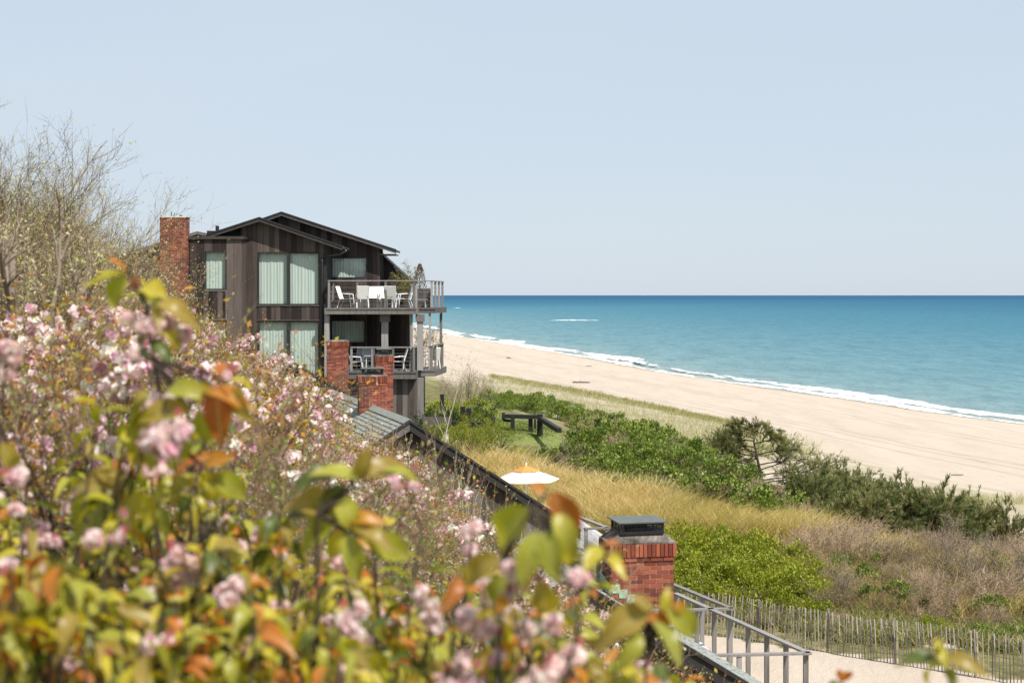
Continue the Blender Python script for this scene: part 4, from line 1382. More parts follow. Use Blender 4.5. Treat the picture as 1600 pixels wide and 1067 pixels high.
def prisms(segs, sides=3):
    """segs: array (n, 8) p0 p1 r0 r1"""
    s = np.asarray(segs, float)
    p0, p1, r0, r1 = s[:, :3], s[:, 3:6], s[:, 6:7], s[:, 7:8]
    d = p1 - p0; d /= np.linalg.norm(d, axis=1)[:, None] + 1e-9
    ref = np.where(np.abs(d[:, 2:3]) > .9, [[1, 0, 0]], [[0, 0, 1]])
    a = np.cross(d, ref); a /= np.linalg.norm(a, axis=1)[:, None] + 1e-9
    b = np.cross(d, a)
    ring = []
    for p, r in ((p0, r0), (p1, r1)):
        for k in range(sides):
            t = 2 * math.pi * k / sides
            ring.append(p + (a * math.cos(t) + b * math.sin(t)) * r)
    V = np.stack(ring, 1).reshape(-1, 3)
    base = np.arange(len(s))[:, None] * sides * 2
    F_ = np.concatenate([base + np.array([[k, (k + 1) % sides, (k + 1) % sides + sides, k + sides]]) for k in range(sides)], 0)
    return V, F_

def grow(rng, p, d, length, r, lvl, cfg, segs, tips):
    """recursive branching; cfg[lvl] = (children, length ratio, spread, wander, up)"""
    nseg = cfg['seg'][min(lvl, len(cfg['seg']) - 1)]
    ch, ratio, spread, wander, upb = cfg['lv'][lvl]
    p = np.array(p, float); d = np.array(d, float); d /= np.linalg.norm(d)
    st = length / nseg
    r1 = r * cfg.get('taper', .55)
    spawn = sorted(rng.uniform(cfg.get('from', .25), 1, ch)) if ch else []
    si = 0
    for k in range(nseg):
        q = p + d * st
        ra = r + (r1 - r) * k / nseg; rb = r + (r1 - r) * (k + 1) / nseg
        segs.append((*p, *q, ra, rb))
        while si < len(spawn) and spawn[si] <= (k + 1) / nseg:
            u = spawn[si] * nseg - k
            o = p + d * st * u
            x = rvec(1, rng)[0]; x -= d * x.dot(d); x /= np.linalg.norm(x) + 1e-9
            an = spread * rng.uniform(.6, 1.3)
            nd = d * math.cos(an) + x * math.sin(an)
            if lvl + 1 < len(cfg['lv']):
                grow(rng, o, nd, length * ratio * rng.uniform(.7, 1.25), max(ra * .62, cfg['rmin']), lvl + 1, cfg, segs, tips)
            si += 1
        if lvl >= cfg.get('tiplv', 1): tips.append((*q, *d, lvl))
        p = q
        d = d + rvec(1, rng)[0] * wander; d[2] += upb; d /= np.linalg.norm(d)

def add_plant(name, label, cat, loc, parts, rotz=0, scale=1, group=None):
    """parts: [(part name, mesh, stuff?)]"""
    t = thing(name, label, cat, loc, rotz, group)
    t.scale = (scale,) * 3 if not hasattr(scale, '__len__') else scale
    for pn, me, st in parts:
        link(pn, me, t, kind='stuff' if st else None)
    return t

# ------------------------------------------------------------------ prototypes
def mesh_leaves(name, P0, ax, size, rng, mat, wid=.5, rnd=None):
    v, f, r = leaf_quads(P0, ax, size, rng, wid, rnd)
    return npmesh(name, v, f, mat, rnd=r)

def cherry_shrub(seed, h=2.6, w=1.5, blossoms=150, leaves=2900, green=1300):
    rng = np.random.default_rng(seed)
    segs, tips = [], []
    cfg = dict(lv=[(7, .55, .75, .16, .04), (7, .5, .7, .2, .05), (3, .5, .7, .25, .08), (0, 0, 0, .25, .05)], seg=[6, 5, 3, 2], rmin=.0028, tiplv=1, taper=.5)
    for k in range(8):
        a = rng.uniform(0, 2 * math.pi); t = rng.uniform(.1, .75)
        d = (math.sin(t) * math.cos(a), math.sin(t) * math.sin(a), math.cos(t))
        grow(rng, (.12 * math.cos(a), .12 * math.sin(a), -.2), d, h * .75 * rng.uniform(.8, 1.1), .028, 0, cfg, segs, tips)
    V, Fq = prisms(segs); br = npmesh('branches', V, Fq, M['bark_tan'])
    T = np.array(tips); top = T[T[:, 6] >= 1]
    def pick(n, jit, bias=0):
        i = rng.integers(0, len(top), n)
        return top[i, :3] + rng.normal(size=(n, 3)) * jit, top[i, 3:6]
    p, d = pick(leaves, .05); ax = d * .5 + rvec(leaves, rng) * .8 + [0, 0, .1]; ax /= np.linalg.norm(ax, axis=1)[:, None]
    lv = mesh_leaves('leaves', p, ax, rng.uniform(.04, .085, leaves), rng, M['cherry_leaf'], .5)
    p, d = pick(green, .08); ax = d * .4 + rvec(green, rng); ax /= np.linalg.norm(ax, axis=1)[:, None]
    gl = mesh_leaves('young_leaves', p, ax, rng.uniform(.025, .05, green), rng, M['bud'], .6)
    # blossoms gather in drifts
    hub = top[rng.integers(0, len(top), max(blossoms // 9, 4)), :3]
    i = rng.integers(0, len(hub), blossoms)
    cpos = hub[i] + rng.normal(size=(blossoms, 3)) * [.10, .10, .08]
    k = 11
    cc = np.repeat(cpos, k, 0); o = rvec(len(cc), rng)
    rad = np.repeat(rng.uniform(.032, .062, blossoms), k)
    rn = np.clip(np.repeat(rng.random(blossoms), k) * .8 + rng.random(len(cc)) * .2, 0, .999)
    ax = np.cross(o, rvec(len(cc), rng)); ax /= np.linalg.norm(ax, axis=1)[:, None]
    sz = rad * 1.5
    bl = mesh_leaves('blossoms', cc + o * rad[:, None] * .75 - ax * sz[:, None] * .5, ax, sz, rng, M['blossom'], .95, rn)
    return [('branches', br, False), ('leaves', lv, True), ('young_leaves', gl, True), ('blossoms', bl, True)]

def twig_shrub(seed, h=3.0, buds=3500, whips=7, rr=.03, mat='bark_tan', budmat='bud', tilt=.5, bs=(.02, .04)):
    rng = np.random.default_rng(seed)
    segs, tips = [], []
    cfg = dict(lv=[(9, .42, .6, .10, .03), (8, .45, .6, .14, .05), (3, .45, .6, .2, .05), (0, 0, 0, .2, .05)], seg=[8, 6, 4, 2], rmin=.003, tiplv=1, taper=.35)
    for k in range(whips):
        a = rng.uniform(0, 2 * math.pi); t = rng.uniform(.05, tilt * 1.5)
        d = (math.sin(t) * math.cos(a), math.sin(t) * math.sin(a), math.cos(t))
        grow(rng, (.15 * math.cos(a), .15 * math.sin(a), -.2), d, h * rng.uniform(.75, 1.05), rr, 0, cfg, segs, tips)
    V, Fq = prisms(segs); br = npmesh('branches', V, Fq, M[mat])
    T = np.array(tips)
    i = rng.integers(0, len(T), buds)
    hh = T[i, 2] / h
    keep = rng.random(buds) > hh * .55
    i = i[keep]; n = len(i)
    p = T[i, :3] + rng.normal(size=(n, 3)) * .035
    ax = T[i, 3:6] * .6 + rvec(n, rng) * .7; ax /= np.linalg.norm(ax, axis=1)[:, None]
    bd = mesh_leaves('buds', p, ax, rng.uniform(*bs, n), rng, M[budmat], .55)
    return [('branches', br, False), ('buds', bd, True)]

def mound_bush(seed, r=1.3, h=1.2, n=2600, mat='bush_leaf', size=(.06, .11), twigs=True, flat=.75, nc=30):
    rng = np.random.default_rng(seed)
    # clumps on a lumpy dome
    o = rvec(nc, rng); o[:, 2] = np.abs(o[:, 2]) * .95 + .02
    o /= np.linalg.norm(o, axis=1)[:, None]
    rc = rng.uniform(.55, 1.12, nc)
    cen = o * rc[:, None] * [r, r, h]
    cen[:, 2] += .05
    i = rng.integers(0, nc, n)
    q = rvec(n, rng); q *= (rng.random(n) ** .45)[:, None] * rng.uniform(.16, .34, nc)[i][:, None] * r
    q[:, 2] *= flat
    p = cen[i] + q
    out = p / (np.linalg.norm(p, axis=1)[:, None] + 1e-6)
    ax = out * .7 + rvec(n, rng) * .8 + [0, 0, .35]; ax /= np.linalg.norm(ax, axis=1)[:, None]
    crnd = rng.random(nc)[i] * .6 + rng.random(n) * .4
    lv = mesh_leaves('leaves', p, ax, rng.uniform(*size, n), rng, M[mat], .6, np.clip(crnd, 0, .999))
    segs = [(0, 0, -.3, *(c * .9), .018, .006) for c in cen]
    V, Fq = prisms(segs); br = npmesh('branches', V, Fq, M['bark_dark'])
    return [('branches', br, False), ('leaves', lv, True)]

def brush_bush(seed, r=1.0, h=1.3, mat='brush', n0=16, leaves=450):
    rng = np.random.default_rng(seed)
    segs, tips = [], []
    cfg = dict(lv=[(6, .6, .6, .16, .03), (5, .6, .65, .2, .03), (3, .6, .7, .25, .03), (0, 0, 0, .3, 0)], seg=[4, 3, 2, 2], rmin=.0042, tiplv=1, taper=.6)
    for k in range(n0):
        a = rng.uniform(0, 2 * math.pi); t = rng.uniform(.05, 1.1)
        d = (math.sin(t) * math.cos(a), math.sin(t) * math.sin(a), math.cos(t))
        grow(rng, (.3 * r * math.cos(a), .3 * r * math.sin(a), -.1), d, h * .7 * rng.uniform(.8, 1.15), .014, 0, cfg, segs, tips)
    V, Fq = prisms(segs); br = npmesh('twigs', V, Fq, M[mat])
    T = np.array(tips); i = rng.integers(0, len(T), leaves)
    p = T[i, :3]; ax = T[i, 3:6] * .5 + rvec(leaves, rng); ax /= np.linalg.norm(ax, axis=1)[:, None]
    lv = mesh_leaves('leaves', p, ax, rng.uniform(.04, .08, leaves), rng, M['cover'], .5)
    return [('twigs', br, True), ('leaves', lv, True)]

def needle_tufts(pts, dirs, rng, n=16, ln=.17, mat='needle', wid=.09):
    m = len(pts)
    pp = np.repeat(pts, n, 0); dd = np.repeat(dirs, n, 0)
    ax = dd * .9 + rvec(m * n, rng) * .62 + [0, 0, .25]; ax /= np.linalg.norm(ax, axis=1)[:, None]
    rn = np.clip(np.repeat(rng.random(m), n) * .7 + rng.random(m * n) * .3, 0, .999)
    return mesh_leaves('needles', pp + dd * rng.uniform(-.12, .05, m * n)[:, None], ax, rng.uniform(.6, 1.1, m * n) * ln, rng, M[mat], wid, rn)

def low_pine(seed, h=1.7, r=1.2, n0=7):
    rng = np.random.default_rng(seed)
    segs, tips = [], []
    cfg = dict(lv=[(7, .5, .8, .12, .10), (4, .5, .8, .16, .14), (0, 0, 0, .2, .15)], seg=[5, 3, 2], rmin=.012, tiplv=1, taper=.5)
    for k in range(n0):
        a = rng.uniform(0, 2 * math.pi); t = rng.uniform(.1, .95)
        d = (math.sin(t) * math.cos(a), math.sin(t) * math.sin(a), math.cos(t))
        grow(rng, (.1 * math.cos(a), .1 * math.sin(a), -.2), d, h * .85 * rng.uniform(.7, 1.15), .04, 0, cfg, segs, tips)
    V, Fq = prisms(segs, 4); br = npmesh('branches', V, Fq, M['bark_dark'])
    T = np.array(tips)
    nd = needle_tufts(T[:, :3], T[:, 3:6], rng, 16, .20, wid=.13)
    return [('branches', br, False), ('needles', nd, True)]

def dims(parts):
    """height and spread of a prototype, ignoring its few longest tips"""
    hs_, rs_ = [], []
    for _, me, _s in parts:
        a_ = np.empty(len(me.vertices) * 3, np.float32); me.vertices.foreach_get('co', a_)
        a_ = a_.reshape(-1, 3); hs_.append(np.percentile(a_[:, 2], 99.0)); rs_.append(np.percentile(np.hypot(a_[:, 0], a_[:, 1]), 94))
    return float(max(hs_)), float(max(rs_))
# ------------------------------------------------------------------ scattering
def in_poly(x, y, poly):
    c = False; n = len(poly); j = n - 1
    for i in range(n):
        xi, yi = poly[i]; xj, yj = poly[j]
        if (yi > y) != (yj > y) and x < (xj - xi) * (y - yi) / (yj - yi) + xi: c = not c
        j = i
    return c

def scatter(poly, n, mind, seed, tries=40, y0=24.0):
    """ground points seen inside a polygon of the photo, at least mind metres apart"""
    rng = random.Random(seed)
    xs_ = [p[0] for p in poly]; ys_ = [p[1] for p in poly]
    out = []
    for _ in range(n * tries):
        if len(out) >= n: break
        px_, py_ = rng.uniform(min(xs_), max(xs_)), rng.uniform(min(ys_), max(ys_))
        if not in_poly(px_, py_, poly): continue
        h_ = hit(px_, py_, y0)
        if h_ is None: continue
        if all((h_.x - q.x) ** 2 + (h_.y - q.y) ** 2 > mind * mind for q in out): out.append(h_)
    return out

prng = random.Random(77)
def by_px(*steps):
    """label ending chosen by where the plant stands across the picture"""
    def f(p):
        px_ = 800 + F * p.x / p.y
        for lim, txt in steps:
            if px_ < lim: return txt
        return steps[-1][1]
    return f
def plant_at(name, label, cat, protos, pts, smin, smax, group, sink=.05, where=None):
    lab0, grp0 = label, group
    for p in pts:
        if where:
            label = lab0 + ' ' + where(p); group = grp0 + ' ' + where(p)
        add_plant(name, label, cat, (p.x, p.y, p.z - sink), prng.choice(protos), prng.uniform(0, 6.28), prng.uniform(smin, smax), group)

# ---- dune scrub
bush_d = [mound_bush(s, 1.3, 1.25, 2300, 'bush_leaf', (.08, .15), nc=20) for s in (101, 102, 103, 104)]
bush_l = [mound_bush(s, 1.25, 1.0, 2300, 'lime_leaf', (.06, .12), nc=20) for s in (111, 112)]
bush_y = [mound_bush(s, 1.1, .8, 2600, 'yew_leaf', (.035, .07), flat=.9) for s in (121,)]
bush_s = [mound_bush(s, 1.0, 1.2, 1500, 'shade_leaf', (.06, .12)) for s in (125,)]
brush = [brush_bush(131), brush_bush(132, mat='bark_grey'), brush_bush(133), brush_bush(134, mat='bark_tan', leaves=900)]
pine_l = [low_pine(s) for s in (141, 142, 143)]

band = [(900, 655), (960, 680), (1020, 705), (1100, 745), (1165, 775), (1195, 800), (1190, 822), (1140, 822), (1060, 800), (985, 782), (920, 755), (880, 742), (870, 732), (905, 722), (935, 708), (915, 675)]
band2 = [(765, 634), (850, 634), (905, 650), (890, 660), (850, 648), (780, 645)]
plant_at('beach_rose_bush', 'dense green bush of the dune scrub', 'bush', bush_d,
         scatter(band, 105, 1.15, 1), .55, 1.25, 'green dune bushes', where=by_px((930, 'near the black stair frame'), (1020, 'above the umbrella'), (1100, 'halfway to the pine tree'), (9999, 'just before the pine tree')))
plant_at('beach_rose_bush', 'green bush in the row behind the black stair frame', 'bush', bush_d,
         scatter(band2, 22, 1.2, 21), .7, 1.1, 'green bushes behind the stair frame')
plant_at('scrub_bush', 'paler bush standing among the dark green scrub band', 'bush', bush_l,
         scatter(band, 16, 2.4, 31), .5, .95, 'paler bushes in the green scrub band')
plant_at('bare_brush', 'leafless grey brush poking out of the green scrub band', 'shrub', brush,
         scatter(band, 14, 2.6, 32), .8, 1.05, 'bare brush in the green scrub band')
low_l = [(670, 712), (740, 708), (800, 708), (870, 735), (930, 765), (900, 775), (840, 762), (760, 745), (700, 732)]
plant_at('low_green_bush', 'light green low bush between the gable roof and the umbrella', 'bush', bush_l,
         scatter(low_l, 34, .8, 2), .28, .55, 'light green bushes below the lawn')
lime = [(1050, 860), (1110, 858), (1190, 872), (1240, 900), (1262, 930), (1240, 955), (1150, 948), (1045, 935)]
plant_at('bright_green_bush', 'bright green bush between the big chimney and the slat fence', 'bush', bush_l,
         scatter(lime, 44, .8, 3), .75, 1.1, 'bright green bushes', where=by_px((1130, 'right beside the brickwork'), (9999, 'reaching towards the brown brush')))
brow = [(1240, 862), (1330, 850), (1450, 868), (1600, 880), (1680, 890), (1680, 985), (1560, 985), (1460, 978), (1380, 972), (1290, 962), (1262, 925)]
plant_at('bare_brush', 'leafless purple-brown brush behind the slat fence', 'shrub', brush,
         scatter(brow, 62, .85, 4), .42, 1.12, 'bare brush', where=by_px((1340, 'beside the bright green bushes'), (1430, 'below the low pines'), (1520, 'towards the right edge'), (9999, 'at the right edge')))
plant_at('scrub_bush', 'small green bush growing among the bare brown brush', 'bush', bush_l + bush_d,
         scatter([(1250, 890), (1600, 880), (1600, 985), (1250, 955)], 55, 1.0, 14), .35, .72, 'green bushes among the bare brush')
pin = [(1255, 815), (1300, 800), (1380, 808), (1450, 828), (1530, 848), (1560, 862), (1480, 868), (1400, 850), (1320, 842), (1260, 835)]
plant_at('beach_rose_bush', 'low green bush spilling from the scrub band down into the yellow reeds', 'bush', bush_d + bush_l,
         scatter([(790, 712), (850, 722), (900, 750), (1000, 782), (1120, 818), (1185, 832), (1130, 832), (1010, 806), (900, 776), (840, 748), (790, 728)], 42, .95, 61), .4, .8, 'green bushes along the edge of the reeds')
plant_at('reed_bush', 'small green bush half hidden among the yellow reeds', 'bush', [bush_l[1], bush_d[0], brush[3]],
         scatter([(880, 790), (1000, 800), (1150, 835), (1260, 850), (1060, 855), (960, 848)], 26, 1.2, 51), .25, .5, 'small bushes among the reeds')
plant_at('weedy_bush', 'small leafy bush in the weeds just behind the slat fence', 'bush', [bush_l[0], bush_d[1], brush[3], brush[0]],
         scatter([(1060, 955), (1240, 955), (1400, 975), (1600, 990), (1660, 1010), (1500, 1005), (1300, 988), (1060, 968)], 46, .8, 41), .3, .55, 'small bushes behind the fence')
plant_at('low_pine', 'low dark pine with upright tufts in the row along the foot of the dune', 'pine tree', pine_l,
         scatter(pin, 30, 1.25, 5), .75, 1.2, 'low pines along the dune foot')
plant_at('low_pine', 'small pine at the right edge of the picture beyond the brown brush', 'pine tree', pine_l,
         scatter([(1555, 862), (1700, 862), (1700, 890), (1570, 885)], 7, 1.2, 6), .5, .85, 'pines at the right edge')
plant_at('bare_brush', 'pale bare brush between the green bush band and the low pines', 'shrub', brush,
         scatter([(1190, 790), (1260, 800), (1260, 835), (1200, 835)], 8, .9, 8), .6, .9, 'bare brush below the pine tree')
plant_at('bare_shrub', 'tall bare grey shrub just right of the lower deck', 'shrub', [twig_shrub(151, 2.6, 1800, 7, .022, 'bark_grey', 'lime_leaf'), twig_shrub(152, 2.6, 900, 7, .022, 'bark_grey', 'bud')],
         [P(712, 640, 82), P(732, 636, 84), P(700, 640, 78), P(750, 640, 88)], .62, .8, 'grey shrubs beside the house')
plant_at('lime_shrub', 'yellow-green flowering shrub below the grey shrubs beside the deck', 'shrub', bush_l,
         [P(683, 655, 74), P(716, 660, 74), P(741, 655, 75), P(676, 668, 73), P(700, 652, 77)], .8, 1.1, 'yellow-green shrubs by the deck')
plant_at('dark_shrub', 'deep green shrub in the bed between the deck post and the bollards', 'shrub', bush_s,
         [P(672, 665, 69), P(690, 664, 70), P(706, 662, 69), P(716, 664, 68), P(745, 664, 70), P(668, 680, 66)], .7, 1.0, 'dark shrubs by the deck post')
plant_at('clipped_yew', 'rounded olive-green clipped yew at the edge of the lawn', 'bush', bush_y,
         [P(672, 688, 61), P(700, 690, 61.5), P(722, 692, 60.5), P(752, 688, 62), P(783, 690, 61.5), P(768, 682, 63), P(744, 670, 65), P(735, 704, 59)], .75, 1.1, 'clipped yews by the lawn')
plant_at('flower_bush', 'low bush with red flowers at the foot of the deck post', 'bush', bush_s, [P(664, 672, 66)], .6, .6, None)

# russet conifer and green shrub in the planter, climbing green beside the lower deck
def conifer(seed, h, r, mat, n=900, ln=(.05, .1)):
    rng = np.random.default_rng(seed)
    u = rng.random(n); ang = rng.random(n) * 6.283; rr = r * (1 - u) ** .75 * rng.random(n) ** .4 + .02
    p = np.stack([np.cos(ang) * rr, np.sin(ang) * rr, .08 + u * h], 1)
    ax = np.stack([np.cos(ang) * .5, np.sin(ang) * .5, np.full(n, .7)], 1) + rvec(n, rng) * .4
    ax /= np.linalg.norm(ax, axis=1)[:, None]
    V, Fq = prisms([(0, 0, -.1, 0, 0, h, .03, .008)], 5)
    return [('trunk', npmesh('trunk', V, Fq, M['bark_dark']), False), ('foliage', mesh_leaves('foliage', p, ax, rng.uniform(*ln, n), rng, M[mat], .4), True)]
def sapling_birch():
    rng = np.random.default_rng(64); segs, tips = [], []
    cfg = dict(lv=[(7, .32, .5, .07, .02), (3, .5, .5, .15, .05), (0, 0, 0, .2, .05)], seg=[9, 4, 2], rmin=.005, tiplv=1, taper=.3, **{'from': .35})
    grow(rng, (0, 0, -.2), (.12, 0, 1), 3.3, .035, 0, cfg, segs, tips)
    V, Fq = prisms(segs, 5); T = np.array(tips); n = 260; i = rng.integers(0, len(T), n)
    ax = T[i, 3:6] + rvec(n, rng) * .8; ax /= np.linalg.norm(ax, axis=1)[:, None]
    return [('trunk', npmesh('trunk', V, Fq, M['bark_pale']), False), ('leaves', mesh_leaves('leaves', T[i, :3], ax, rng.uniform(.03, .06, n), rng, M['lime_leaf'], .5), True)]
wp = world(656, 68.9, U)
add_plant('dwarf_conifer', 'russet cone-shaped conifer in the upper deck planter', 'conifer', (wp[0], wp[1], wp[2] + .85), conifer(161, 1.15, .34, 'rust_cone'))
wp = world(637, 69.2, U)
add_plant('potted_shrub', 'loose green shrub standing behind the upper deck railing', 'shrub', (wp[0], wp[1], wp[2] + .1), twig_shrub(162, 1.9, 1500, 4, .014, 'bark_tan', 'yew_leaf', .3, (.05, .09)), 0, .98)
wp = world(661, 68.6, Lw)
add_plant('potted_shrub', 'leafy shrub behind the big post of the lower deck', 'shrub', wp, twig_shrub(163, 1.9, 1300, 4, .014, 'bark_tan', 'yew_leaf', .3, (.05, .09)), 0, .95)
add_plant('thin_birch', 'thin pale-barked sapling standing before the clipped yews', 'tree', P(689, 735, 52), sapling_birch(), 1.1, 1.0)

# pine tree
def pine_tree():
    rng = np.random.default_rng(6)
    segs, tips = [], []
    trunk = [(0, 0, -.3), (.03, 0, .6), (-.06, .05, 1.4), (-.22, 0, 2.3), (-.35, .05, 3.1), (-.30, 0, 3.9)]
    for a_, b_, r0, r1 in zip(trunk[:-1], trunk[1:], (.10, .085, .07, .055, .035), (.085, .07, .055, .035, .02)): segs.append((*a_, *b_, r0, r1))
    cfg = dict(lv=[(9, .45, .8, .14, .03), (6, .5, .85, .2, .08), (0, 0, 0, .2, .1)], seg=[5, 3, 2], rmin=.010, tiplv=1, taper=.45)
    zs = [.5, .65, .8, .95, 1.1, 1.25, 1.35, 1.5, 1.75, 1.9, 2.0, 2.15, 2.4, 2.5, 2.6, 2.85, 3.05, 3.15, 3.3, 3.5, 3.7, 3.9]
    for i, z in enumerate(zs):
        x = float(np.interp(z, [t[2] for t in trunk], [t[0] for t in trunk]))
        az = i * 2.4 + .3
        if i % 3 == 0: az = math.pi + rng.uniform(-.3, .3)
        if i % 3 == 1: az = rng.uniform(-.3, .3)
        ln = 2.35 * (1 - (z / 4.8) ** 1.6) * rng.uniform(.75, 1.1)
        if z > 3.2: ln = .85
        grow(rng, (x, 0, z), (math.cos(az), math.sin(az), .2), ln * (1.2 if z < 2.4 else 1), .035, 0, cfg, segs, tips)
    V, Fq = prisms(segs, 5); br = npmesh('trunk', V, Fq, M['bark_dark'])
    T = np.array(tips)
    return [('trunk', br, False), ('needles', needle_tufts(T[:, :3], T[:, 3:6], rng, 9, .19, wid=.12), True)]
pt = hit(1198, 795, 40)
add_plant('pine_tree', 'open windswept pine rising above the scrub with the beach behind it', 'pine tree', P(1192, 790, 68), pine_tree(), 0, (1.2, 1.1, .98))

# ---- yellow reeds, dune grass, ground cover, lawn
def blades(name, label, polys, n, h, w, mat, seed, y0=24, lean=.25, per=5, clump=.12, cat='grass'):
    rng = np.random.default_rng(seed); base = []
    for poly, share in polys:
        xs_ = [p[0] for p in poly]; ys_ = [p[1] for p in poly]
        m = int(n * share / per); cnt = 0
        r_ = random.Random(seed)
        # vectorised hits on a coarse lattice, jittered in world space
        tries = 0
        while cnt < m and tries < m * 12:
            tries += 1
            a_, b_ = r_.uniform(min(xs_), max(xs_)), r_.uniform(min(ys_), max(ys_))
            if in_poly(a_, b_, poly): base.append((a_, b_)); cnt += 1
    base = np.array(base)
    ysn = y0 * (420 / y0) ** np.linspace(0, 1, 260)
    pts = []
    for i0 in range(0, len(base), 2000):
        bb = base[i0:i0 + 2000]
        X = (bb[:, :1] - 800) / F * ysn[None]; Z = EYE - (bb[:, 1:] - HOR) / F * ysn[None]
        G_ = ground(X, np.broadcast_to(ysn, X.shape), False)
        k = np.argmax(Z < G_, 1); ok = (Z < G_).any(1)
        yy = ysn[k] * rng.uniform(.99, 1.01, len(k))
        pts.append(np.stack([(bb[:, 0] - 800) / F * yy, yy], 1)[ok])
    pts = np.concatenate(pts)
    pts = np.repeat(pts, per, 0) + rng.normal(size=(len(pts) * per, 2)) * clump
    g_ = ground(pts[:, 0], pts[:, 1])
    m = len(pts)
    hh = rng.uniform(*h, m) * (.7 + .6 * fbm(pts[:, 0] * .5, pts[:, 1] * .5, seed, 2))
    ln = rng.normal(size=(m, 2)) * lean * hh[:, None] + [.10, -.03] * hh[:, None]
    ang = rng.random(m) * 3.14; sd_ = np.stack([np.cos(ang), np.sin(ang), 0 * ang], 1) * (rng.uniform(*w, m) * .5)[:, None]
    p0 = np.stack([pts[:, 0], pts[:, 1], g_ - .04], 1)
    mid = p0 + np.stack([ln[:, 0] * .35, ln[:, 1] * .35, hh * .55], 1)
    tip = p0 + np.stack([ln[:, 0], ln[:, 1], hh], 1)
    v = np.stack([p0 - sd_, p0 + sd_, mid + sd_ * .8, tip, mid - sd_ * .8], 1).reshape(-1, 3)
    b_ = np.arange(m)[:, None] * 5
    f = [np.concatenate([b_ + [0, 1, 2, 4]]), np.concatenate([b_ + [4, 2, 3]])]
    rn = np.clip(fbm(pts[:, 0] * .25, pts[:, 1] * .25, seed + 5, 3) * .6 + rng.random(m) * .4, 0, .999)
    me = npmesh(name, v, f, M[mat], rnd=np.repeat(rn, 5))
    o = link(name, me)
    return setp(o, label=label, cat=cat, kind='stuff')
reed_poly = [(700, 725), (770, 742), (850, 760), (905, 775), (985, 790), (1060, 808), (1140, 828), (1200, 830), (1260, 838), (1320, 850), (1260, 868), (1160, 862), (1060, 858), (960, 850), (880, 820), (800, 780), (740, 752)]
blades('yellow_reeds', 'tall yellow reeds and dry grass between the terrace and the green scrub', [(reed_poly, 1)], 52000, (.4, 1.2), (.018, .04), 'reed', 3, lean=.6)
dg = [(770, 588), (900, 612), (1000, 632), (1100, 655), (1155, 668), (1240, 700), (1200, 715), (1110, 712), (1060, 700), (960, 665), (860, 625), (760, 618), (700, 620), (740, 590)]
dg2 = [(1390, 788), (1480, 780), (1620, 785), (1620, 792), (1500, 789), (1400, 796)]
dg3 = [(1130, 668), (1240, 680), (1290, 695), (1260, 720), (1180, 700), (1120, 690)]
blades('dune_grass', 'thin pale dune grass along the upper edge of the beach', [(dg, .86), (dg2, .07), (dg3, .07)], 30000, (.25, .6), (.02, .04), 'dune_grass', 4, 60, .5, 6, .3)
cv = [(1040, 925), (1240, 935), (1300, 950), (1400, 968), (1500, 985), (1660, 985), (1660, 1030), (1500, 1012), (1470, 1000), (1420, 1010), (1300, 996), (1180, 975), (1040, 960)]
blades('ground_cover', 'mixed low weeds and vines along the sand fence', [(cv, 1)], 30000, (.15, .5), (.03, .07), 'cover', 5, 28, .5, 8, .18, 'weeds')
cv2 = [(1240, 862), (1330, 850), (1450, 868), (1660, 885), (1660, 985), (1460, 978), (1290, 962), (1262, 925)]
blades('dry_undergrowth', 'dry tangled undergrowth beneath the brown brush', [(cv2, 1)], 30000, (.3, .85), (.014, .03), 'reed', 6, 28, .6, 8, .2, 'undergrowth')
lw_ = [(742, 662), (775, 650), (850, 660), (880, 680), (840, 690), (790, 682), (765, 672)]
blades('lawn_grass', 'short bright lawn around the black stair frame', [(lw_, 1)], 9000, (.05, .10), (.03, .05), 'grass', 8, 40, .4, 6, .15)

edge_ = [(765, 586), (900, 610), (1000, 630), (1090, 649), (1155, 664), (1155, 669), (1085, 655), (1000, 637), (900, 617), (765, 592)]
blades('crest_grass', 'denser olive grass tracing the seaward crest of the dune', [(edge_, 1)], 11000, (.3, .6), (.03, .05), 'cover', 14, 60, .4, 6, .2)

# red flowers near the deck post
rng = np.random.default_rng(9)
fl = np.array([P(661 + rng.uniform(-3, 4), 606 + rng.uniform(-4, 40), 66.0 + rng.uniform(-.2, .1)) for _ in range(14)])

# ---- flowering thicket on the near slope
SILX = [-150, 0, 60, 120, 200, 260, 300, 345, 400, 450, 500, 560, 600, 640, 700, 760, 800, 850, 900, 950, 1000, 1060, 1110, 1300]
SILY = [270, 330, 350, 380, 440, 480, 492, 522, 560, 582, 622, 675, 700, 722, 778, 830, 866, 900, 935, 960, 1000, 1050, 1085, 1300]
def silc(px_): return max(silh(px_), float(np.interp(px_, [0, 160, 260, 280], [460, 450, 485, 485])))
def silh(px_): return float(np.interp(px_, SILX, SILY))
def top_fit(x, y, dm, want, sil):
    """scale that keeps a shrub's crown under the outline of the thicket"""
    g_ = gz(x, y); s_ = want
    for _ in range(3):
        for k, hf in ((0, 1.0), (.55, .85), (1.0, .55)):
            px_ = 800 + F * (x + dm[1] * s_ * k) / y
            zmax = EYE - (sil(px_) - HOR) / F * y
            s_ = min(s_, max((zmax - g_) / (dm[0] * hf), 0))
    return s_
cherry = [cherry_shrub(201, 2.6, blossoms=420), cherry_shrub(202, 2.6, blossoms=500), cherry_shrub(203, 2.6, blossoms=260), cherry_shrub(204, 2.6, blossoms=450)]
budsh = [twig_shrub(211, 2.4, 9000, 9, .022, 'bark_tan', 'bud', .6, (.025, .05)), twig_shrub(212, 2.4, 8000, 9, .022, 'bark_tan', 'fresh_leaf', .6, (.018, .04))]
rr = random.Random(12)
cnt = 0
D_ch, D_bd = [dims(p_) for p_ in cherry], [dims(p_) for p_ in budsh]
yy = 6.0
